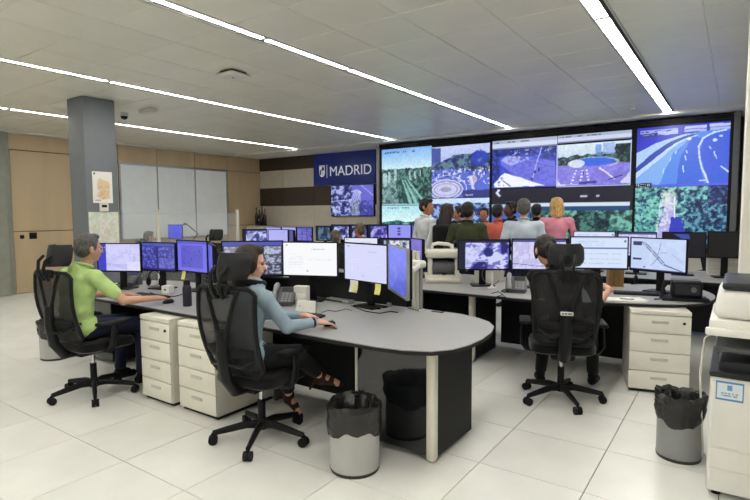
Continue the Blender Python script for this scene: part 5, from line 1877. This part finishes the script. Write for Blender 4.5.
def person(label, loc, rz, J, look, skin, top, top_m, leg_m, shoe_m, hair, hair_m, sleeve='short', s=1.0, vox=0.011, fine=None, faces=True, hands=None, fem=False, heel=False, group=None, sc=1.0, extras=None, hairx=None, slen=0.62):
    t = thing('person', label, 'person', loc, rz, group)
    t.scale = (sc, sc, sc)
    V = {k: Vector(v) for k, v in J.items()}
    X = 0.9 if fem else 1.0
    spine = [V['pelvis'], V['waist'], V['chest'], V['neck']]
    ax = (V['shR'] - V['shL']).normalized()

    def torso(mb, inf, upto=True):
        up = (V['chest'] - V['waist']).normalized()
        r = (ax - up * ax.dot(up)).normalized()
        R = Matrix((r, up.cross(r), up)).transposed()
        upp = (V['waist'] - V['pelvis']).normalized()
        hx = (V['hipR'] - V['hipL']).normalized()
        rp = (hx - upp * hx.dot(upp)).normalized()
        Rp = Matrix((rp, upp.cross(rp), upp)).transposed()
        mb.ell(V['chest'], (0.158 * X + inf, 0.112 * X + inf, 0.17), R, 20, 12)
        mb.ell(V['chest'] + up * 0.07, (0.165 * X + inf, 0.095 * X + inf, 0.09), R, 20, 12)
        mb.ell((V['waist'] + V['chest']) / 2, (0.142 * X + inf, 0.105 * X + inf, 0.14), R, 20, 12)
        mb.ell(V['waist'], (0.142 * X + inf, 0.108 * X + inf, 0.13), R, 20, 12)
        if upto:
            mb.ell(V['pelvis'], (0.168 + inf, 0.122 + inf, 0.11), Rp, 20, 12)
        for k in ('shL', 'shR'):
            mb.cap(V['chest'] + up * 0.09, V[k], 0.075 * X + inf, 0.056 * X + inf)
        nk = V['neck']
        mb.cap(V['chest'] + up * 0.14, nk - (nk - V['chest']).normalized() * 0.025, 0.075 * X + inf, 0.056 * X + inf)

    def limb(mb, ch, radii, inf, stop=None):
        for (a, b), (ra, rb) in zip(zip(ch[:-1], ch[1:]), radii):
            mb.cap(a, b, ra + inf, rb + inf)

    AR = ((0.052 * X, 0.041 * X), (0.041 * X, 0.027 * X))
    LR = ((0.088, 0.058), (0.058, 0.036))
    # body: one continuous surface
    mb = MB()
    torso(mb, -0.004)
    hd = head(mb, V['head'], look, s)
    q, R = hd
    mb.cap(V['neck'] - Vector((0, 0, 0.03)), V['head'] - look_up(look) * 0.06 * s, 0.054 * X, 0.052 * X)
    for k in 'LR':
        limb(mb, [V['sh' + k], V['el' + k], V['wr' + k]], AR, 0.0)
        limb(mb, [V['hip' + k], V['kn' + k], V['an' + k]], LR, -0.006)
        mb.cap(V['an' + k], V['to' + k], 0.034, 0.026)
        hh = (hands or {}).get(k)
        d = (V['wr' + k] - V['el' + k]).normalized()
        if hh:
            hand(mb, V['wr' + k], hh[0], hh[1], 1 if k == 'R' else -1, hh[2])
        else:
            hand(mb, V['wr' + k], d, (0.25 if k == 'R' else -0.25, 0.6, 0.5), 1 if k == 'R' else -1, 0.3)
    body = remesh(mb, 'body', fine or vox, 3, skin, t)
    if faces:
        face_parts(t, q, R, s, body)
    # top
    mb = MB()
    torso(mb, 0.011)
    for k in 'LR':
        a, b, c = V['sh' + k], V['el' + k], V['wr' + k]
        if sleeve == 'short':
            e = a + (b - a) * slen
            mb.cap(a, e, 0.066 * X, (0.062 if slen < 0.8 else 0.052) * X)
        else:
            limb(mb, [a, b, b + (c - b) * (0.90 if sleeve == 'long' else 0.45)], ((0.066 * X, 0.055 * X), (0.055 * X, 0.041 * X)), 0.0)
    remesh(mb, top, vox, 3, top_m, t)
    # collar
    if sleeve != 'none':
        n0 = V['neck'] - (V['neck'] - V['chest']).normalized() * 0.005
        ring = [n0 + Vector((0.066 * X * math.cos(a), 0.066 * math.sin(a) + 0.004, 0.018 - 0.022 * math.sin(a))) for a in [2 * math.pi * i / 16 for i in range(16)]]
        MB().tube(ring, 0.013, 8, True).build('collar', top_m, t)
    # trousers
    mb = MB()
    hx = (V['hipR'] - V['hipL']).normalized()
    mb.ell(V['pelvis'], (0.176, 0.132, 0.11), None, 20, 12)
    for k in 'LR':
        limb(mb, [V['hip' + k], V['kn' + k], V['an' + k] + (V['kn' + k] - V['an' + k]).normalized() * (0.10 if heel else 0.05)], ((0.098, 0.070), (0.068, 0.054)), 0.0)
    remesh(mb, 'trousers', vox, 3, leg_m, t)
    # shoes
    for k in 'LR':
        a, b = V['an' + k], V['to' + k]
        d = (b - a)
        fd = Vector((d.x, d.y, d.z if heel else 0)).normalized()
        mb = MB()
        if heel:
            mb.cap(a - fd * 0.01 - Vector((0, 0, 0.03)), b, 0.037, 0.024, 10)
            mb.cap(b - fd * 0.05, b + fd * 0.035, 0.034, 0.016, 10)
            mb.cap(a + Vector((0, 0, 0.01)), a - Vector((0, 0, 0.02)), 0.045, 0.044, 10)
            dn = frame3(fd, (0, 0, 1))[2] * -1
            mb.cap(a - fd * 0.025 + dn * 0.03, a - fd * 0.03 + dn * 0.11, 0.019, 0.011, 8)
        else:
            z0 = min(a.z, b.z)
            mb.cap(a - fd * 0.03 + Vector((0, 0, -0.035)), b + Vector((0, 0, 0.0)), 0.043, 0.036, 10)
            mb.cap(a + Vector((0, 0, 0.0)), a + fd * 0.08 - Vector((0, 0, 0.03)), 0.046, 0.038, 10)
        remesh(mb, 'shoe', 0.008, 2, shoe_m, t)
    # hair
    mb = MB()
    S = lambda *x: tuple(v * s for v in x)
    mb.ell(q(0, -0.022, 0.045), S(0.081, 0.094, 0.084), R, 20, 14)
    mb.ell(q(0, -0.050, 0.0), S(0.077, 0.066, 0.075), R, 20, 14)
    if hair == 'short':
        mb.ell(q(0, 0.035, 0.098), S(0.058, 0.045, 0.026), R)
        for k in (-1, 1):
            mb.ell(q(0.070 * k, 0.012, 0.018), S(0.012, 0.020, 0.035), R)
    else:
        mb.ell(q(0, 0.030, 0.092), S(0.064, 0.052, 0.036), R)
        for k in (-1, 1):
            mb.ell(q(0.070 * k, 0.018, 0.0), S(0.018, 0.034, 0.075), R)
            if hair == 'long':
                mb.cap(q(0.066 * k, -0.02, -0.02), q(0.074 * k, -0.03, -0.16), 0.032 * s, 0.026 * s)
        if hair == 'long':
            mb.cap(q(0, -0.07, 0.0), q(0, -0.085, -0.19), 0.06 * s, 0.05 * s)
            mb.cap(q(0.04, -0.07, -0.05), q(0.05, -0.08, -0.2), 0.045 * s, 0.036 * s)
            mb.cap(q(-0.04, -0.07, -0.05), q(-0.05, -0.08, -0.2), 0.045 * s, 0.036 * s)
        if hair == 'bob':
            mb.cap(q(0.06, -0.03, -0.02), q(0.065, -0.03, -0.11), 0.042 * s, 0.036 * s)
            mb.cap(q(-0.06, -0.03, -0.02), q(-0.065, -0.03, -0.11), 0.042 * s, 0.036 * s)
            mb.cap(q(0, -0.07, 0.0), q(0, -0.075, -0.12), 0.058 * s, 0.05 * s)
        if hair == 'tied':
            mb.ell(q(0, -0.125, 0.01), S(0.036, 0.036, 0.040), R)
            mb.cap(q(0, -0.12, 0.0), q(0, -0.125, -0.13), 0.034 * s, 0.020 * s)
    if hairx:
        hairx(mb, q, s)
    remesh(mb, 'hair', min(vox, 0.009), 2, hair_m, t)
    if extras:
        extras(t, q, R, V)
    return t


def look_up(look):
    return frame3(look[0], look[1])[2]


def seated(dx=0.0, lean=0.0, head=(0.0, -0.02, 1.215), **kw):
    J = dict(pelvis=(0, -0.10, 0.60), waist=(0, -0.12 + lean * 0.3, 0.74), chest=(0, -0.10 + lean * 0.7, 0.91), neck=(0, -0.05 + lean, 1.075), head=head,
             shL=(-0.185, -0.07 + lean * 0.9, 1.005), shR=(0.185, -0.07 + lean * 0.9, 1.005), elL=(-0.27, 0.12, 0.80), elR=(0.27, 0.12, 0.80), wrL=(-0.14, 0.36, 0.775), wrR=(0.20, 0.36, 0.775),
             hipL=(-0.09, -0.06, 0.575), hipR=(0.09, -0.06, 0.575), knL=(-0.13, 0.36, 0.55), knR=(0.13, 0.36, 0.55), anL=(-0.13, 0.33, 0.10), anR=(0.13, 0.33, 0.10), toL=(-0.15, 0.47, 0.04), toR=(0.15, 0.47, 0.04))
    J.update(kw)
    return J


def stand_pose(**kw):
    J = dict(pelvis=(0, 0, 0.95), waist=(0, 0.0, 1.08), chest=(0, -0.01, 1.27), neck=(0, -0.02, 1.445), head=(0, 0.015, 1.592),
             shL=(-0.19, -0.01, 1.38), shR=(0.19, -0.01, 1.38), elL=(-0.27, -0.03, 1.10), elR=(0.27, -0.03, 1.10), wrL=(-0.26, 0.10, 0.87), wrR=(0.26, 0.10, 0.87),
             hipL=(-0.095, 0, 0.90), hipR=(0.095, 0, 0.90), knL=(-0.11, 0.02, 0.50), knR=(0.11, 0.02, 0.50), anL=(-0.12, -0.02, 0.09), anR=(0.12, -0.02, 0.09), toL=(-0.14, 0.12, 0.04), toR=(0.14, 0.12, 0.04))
    J.update(kw)
    return J


def glasses(t, q, R, V, m='chrome'):
    g = MB()
    for k in (-1, 1):
        g.tube([q(0.033 * k + 0.023 * math.cos(a), 0.104, 0.0 + 0.017 * math.sin(a)) for a in [2 * math.pi * i / 14 for i in range(14)]], 0.0028, 6, True)
        g.tube([q(0.056 * k, 0.102, 0.004), q(0.078 * k, 0.05, 0.006), q(0.081 * k, -0.01, 0.004)], 0.0028, 6)
    g.tube([q(-0.011, 0.106, 0.004), q(0.011, 0.106, 0.004)], 0.0025, 6)
    g.build('glasses', m, t)


UPV = (0, 0, 1)
# the person in the green polo
Jm = seated(elR=(0.285, 0.10, 0.80), wrR=(0.335, 0.37, 0.785), elL=(-0.26, 0.14, 0.81), wrL=(-0.10, 0.40, 0.78), head=(0.01, 0.0, 1.225), neck=(0, -0.05, 1.08),
            knR=(0.15, 0.36, 0.555), anR=(0.16, 0.34, 0.10), toR=(0.17, 0.48, 0.04), knL=(-0.12, 0.38, 0.55))
person('grey-haired person in lime green polo shirt reaching for the mouse on the near desk', (CH_MAN[0], CH_MAN[1], 0), CH_MAN[2], Jm, ((0.12, 1, -0.05), UPV), 'skin_man', 'polo_shirt', 'polo_green', 'jeans', 'shoe_black', 'short', 'hair_grey',
       sleeve='short', vox=0.010, fine=0.008, hands={'R': ((0.05, 1, -0.12), (0, 0.1, 1), 0.22), 'L': ((0.5, 1, -0.1), (0, 0.1, 1), 0.25)}, extras=lambda t, q, R, V: glasses(t, q, R, V))

# the woman in the pale blue blouse, turned to the right
def wom_extra(t, q, R, V):
    n = V['neck']
    ring = [n + Vector((0.078 * math.cos(a), 0.074 * math.sin(a) + 0.01, 0.01 - 0.012 * math.sin(a))) for a in [2 * math.pi * i / 18 for i in range(18)]]
    MB().tube(ring, 0.024, 10, True).build('scarf', 'cloth_black', t)
    w, e = V['wrR'], V['elR']
    d = (w - e).normalized()
    MB().cyl(w - d * 0.035, w - d * 0.018, 0.034, None, 16).build('wristband', 'cloth_black', t)


WM = (Matrix.Translation((CH_WOM[0], CH_WOM[1], 0)) @ Matrix.Rotation(math.radians(-8), 4, 'Z')).inverted()
wp = lambda px, py, d: tuple(WM @ at_d(px, py, d))      # joints of the crossed legs
Jw = seated(head=(-0.06, -0.02, 1.185), neck=(-0.03, -0.05, 1.045), chest=(0, -0.08, 0.89), shR=(0.165, -0.075, 0.975), shL=(-0.155, -0.03, 0.975), elR=(0.225, 0.05, 0.785), wrR=(0.255, 0.265, 0.785), elL=(-0.18, 0.16, 0.80), wrL=(0.0, 0.34, 0.785),
            hipR=(0.09, -0.06, 0.575), hipL=(-0.08, -0.04, 0.575), knR=wp(296, 354, 3.30), anR=wp(321, 376, 3.55), toR=wp(337, 383, 3.57), knL=wp(283, 354, 3.46), anL=wp(289, 396, 3.68), toL=wp(299, 412, 3.66))
person('dark-haired person in pale blue blouse and heeled shoes, side-on at the near desk', (CH_WOM[0], CH_WOM[1], 0), math.radians(-8), Jw, ((0.62, 0.80, -0.16), UPV), 'skin_woman', 'blouse', 'blouse_blue', 'trousers_black', 'shoe_brown', 'long', 'hair_brown',
       sleeve='long', vox=0.010, fine=0.0075, fem=True, heel=True, s=0.96, hands={'R': ((0.35, 1, -0.16), (0, 0.1, 1), 0.22), 'L': ((0.5, 1, -0.1), (0, 0.1, 1), 0.25)}, extras=wom_extra)

# the dark-haired woman in black, from behind
PR = (-1.08, 4.235, math.radians(9))
RM = (Matrix.Translation((PR[0], PR[1], 0)) @ Matrix.Rotation(PR[2], 4, 'Z')).inverted()
rp_ = lambda px, py, d: tuple(RM @ at_d(px, py, d))
Jr = seated(head=(-0.175, 0.0, 1.20), neck=(-0.10, -0.03, 1.06), chest=(-0.04, -0.08, 0.91), shL=(-0.25, -0.05, 0.99), shR=(0.14, -0.05, 1.0), elR=rp_(599, 304, 4.14), wrR=rp_(608, 291, 4.36), wrL=(-0.06, 0.40, 0.785), elL=(-0.26, 0.14, 0.81), knR=(0.16, 0.40, 0.55), anR=(0.18, 0.42, 0.10), toR=(0.20, 0.56, 0.04), knL=(-0.20, 0.36, 0.55), anL=(-0.24, 0.30, 0.10), toL=(-0.28, 0.43, 0.04))
person('dark-haired person dressed in black, seen from behind at the wing-shaped desk', (PR[0], PR[1], 0), PR[2], Jr, ((-0.42, 1, -0.22), UPV), 'skin_right', 'top', 'cloth_black', 'trousers_black', 'shoe_black', 'tied', 'hair_dark',
       sleeve='short', slen=0.95, vox=0.010, fine=0.008, fem=True, hands={'R': ((0.1, 0.9, 0.25), (0.6, -0.2, 0.8), 0.35)}, extras=lambda t, q, R, V: glasses(t, q, R, V, 'black_plastic'))


# the group standing below the video wall
def stander(label, px, ytop, depth, rz, look, skin, top, top_m, leg_m, hair, hair_m, sleeve='long', fem=False, pose=None, **kw):
    p = at_d(px, ytop, depth)
    sc = p.z / 1.735
    return person(label, (p.x, p.y, 0), rz, stand_pose(**(pose or {})), (look, UPV), skin, top, top_m, leg_m, 'shoe_black', hair, hair_m, sleeve=sleeve, vox=0.015, fine=0.013, faces=False, fem=fem, s=1.06, group='visitors standing below the video wall', sc=sc, **kw)


def backpack(t, q, R, V):
    b = MB().rbox(-0.14, 0.14, -0.27, -0.12, 1.02, 1.42, 0.05, 3)
    bp = b.build('backpack', 'cloth_black', t)
    s_ = MB()
    for k in (-1, 1):
        s_.tube([(0.10 * k, -0.13, 1.38), (0.12 * k, -0.05, 1.47), (0.13 * k, 0.09, 1.40), (0.15 * k, 0.10, 1.25), (0.16 * k, -0.06, 1.10)], 0.014, 6, flat=2)
    s_.build('strap', 'cloth_black', bp)


stander('standing person in white shirt with black hair, leftmost of the group', 426, 197.5, 7.7, -0.5, (0.9, 0.6, -0.1), 'skin_tan', 'shirt', 'cloth_white', 'cloth_navy', 'short', 'hair_black')
stander('standing person with long brown hair and black backpack over white sleeves', 447, 202.5, 7.15, 0.15, (0.3, 1, -0.1), 'skin_woman', 'shirt', 'cloth_white', 'cloth_navy', 'long', 'hair_brown', fem=True, extras=backpack)
stander('standing person in olive shirt with black hair, seen from behind', 468, 201, 6.6, 0.3, (0.1, 1, -0.05), 'skin_tan', 'shirt', 'cloth_olive', 'cloth_black', 'short', 'hair_black')
stander('standing dark-haired person half hidden left of the olive shirt', 460, 205, 8.15, 1.2, (-0.6, 0.7, 0), 'skin_tan', 'shirt', 'cloth_grey', 'cloth_black', 'short', 'hair_dark')
stander('standing person facing the camera between olive and red shirts', 484, 206.5, 8.7, math.pi + 0.3, (0.1, 1, -0.05), 'skin_tan', 'shirt', 'cloth_grey', 'cloth_black', 'short', 'hair_dark')
stander('standing person in salmon red shirt with short black hair', 498, 203, 7.5, 0.4, (0.3, 1, 0), 'skin_tan', 'shirt', 'cloth_red', 'cloth_navy', 'short', 'hair_black', sleeve='short')
stander('standing person with black hair behind, left of the grey-haired visitor', 511, 200.5, 8.1, 2.6, (0.2, 1, 0), 'skin_dark', 'shirt', 'cloth_black', 'cloth_black', 'short', 'hair_black')
stander('standing grey-haired person in pale blue-white shirt, largest of the group', 524, 197.5, 6.45, 0.35, (0.05, 1, -0.05), 'skin_man', 'shirt', 'cloth_pale', 'cloth_navy', 'short', 'hair_grey')
stander('standing dark-haired person just behind the grey-haired visitor', 537, 203, 8.6, 0.3, (0.2, 1, 0), 'skin_tan', 'shirt', 'cloth_black', 'cloth_black', 'short', 'hair_black')
stander('standing person with blond bob and pink top, rightmost of the group', 557, 196.5, 7.55, 0.5, (-0.15, 1, -0.05), 'skin_woman', 'blouse', 'cloth_pink', 'cloth_navy', 'bob', 'hair_blonde', fem=True)


# people seated far behind
def far_seated(label, px, ytop, depth, rz, skin, top_m, hair, hair_m, lean=0.0, look=(0, 1, -0.1), sc=None, loc=None, chair=None):
    p = Vector(loc) if loc else at_d(px, ytop, depth)
    if chair:
        office_chair(chair, p.x, p.y, rz, 0.3, headrest=False)
    J = seated(lean=lean, head=(0.0, -0.02 + lean * 1.25, 1.215 - lean * 0.25))
    k_ = sc or p.z / 1.345
    return person(label, (p.x, p.y, 0), rz, J, (look, UPV), skin, 'shirt', top_m, 'trousers_black', 'shoe_black', hair, hair_m, sleeve='long', vox=0.016, fine=0.014, faces=False, group='people seated at the far desks', sc=k_)


far_seated('person with sandy hair whose head shows above the white document screen', 336, 229.5, 7.7, 0.4, 'skin_man', 'cloth_grey', 'short', 'hair_sand', chair='low-backed dark chair under the sandy-haired seated person')
far_seated('person with reddish hair seated before the farthest row of monitors', 358.5, 222.5, 8.6, 1.25, 'skin_tan', 'cloth_red', 'short', 'hair_sand', chair='low-backed dark chair under the reddish-haired person before the farthest row')
far_seated('grey-haired person in black bent over at the far left counter', 146, 233, 9.75, -0.15, 'skin_man', 'cloth_black', 'short', 'hair_grey', lean=0.30, sc=0.93, loc=(-9.12, 5.32, 0))
far_seated('person with brown hair seated below the video wall beside the blond visitor', 573, 223, 8.6, 0.2, 'skin_tan', 'cloth_grey', 'short', 'hair_brown', chair='low-backed dark chair under the brown-haired person below the video wall')
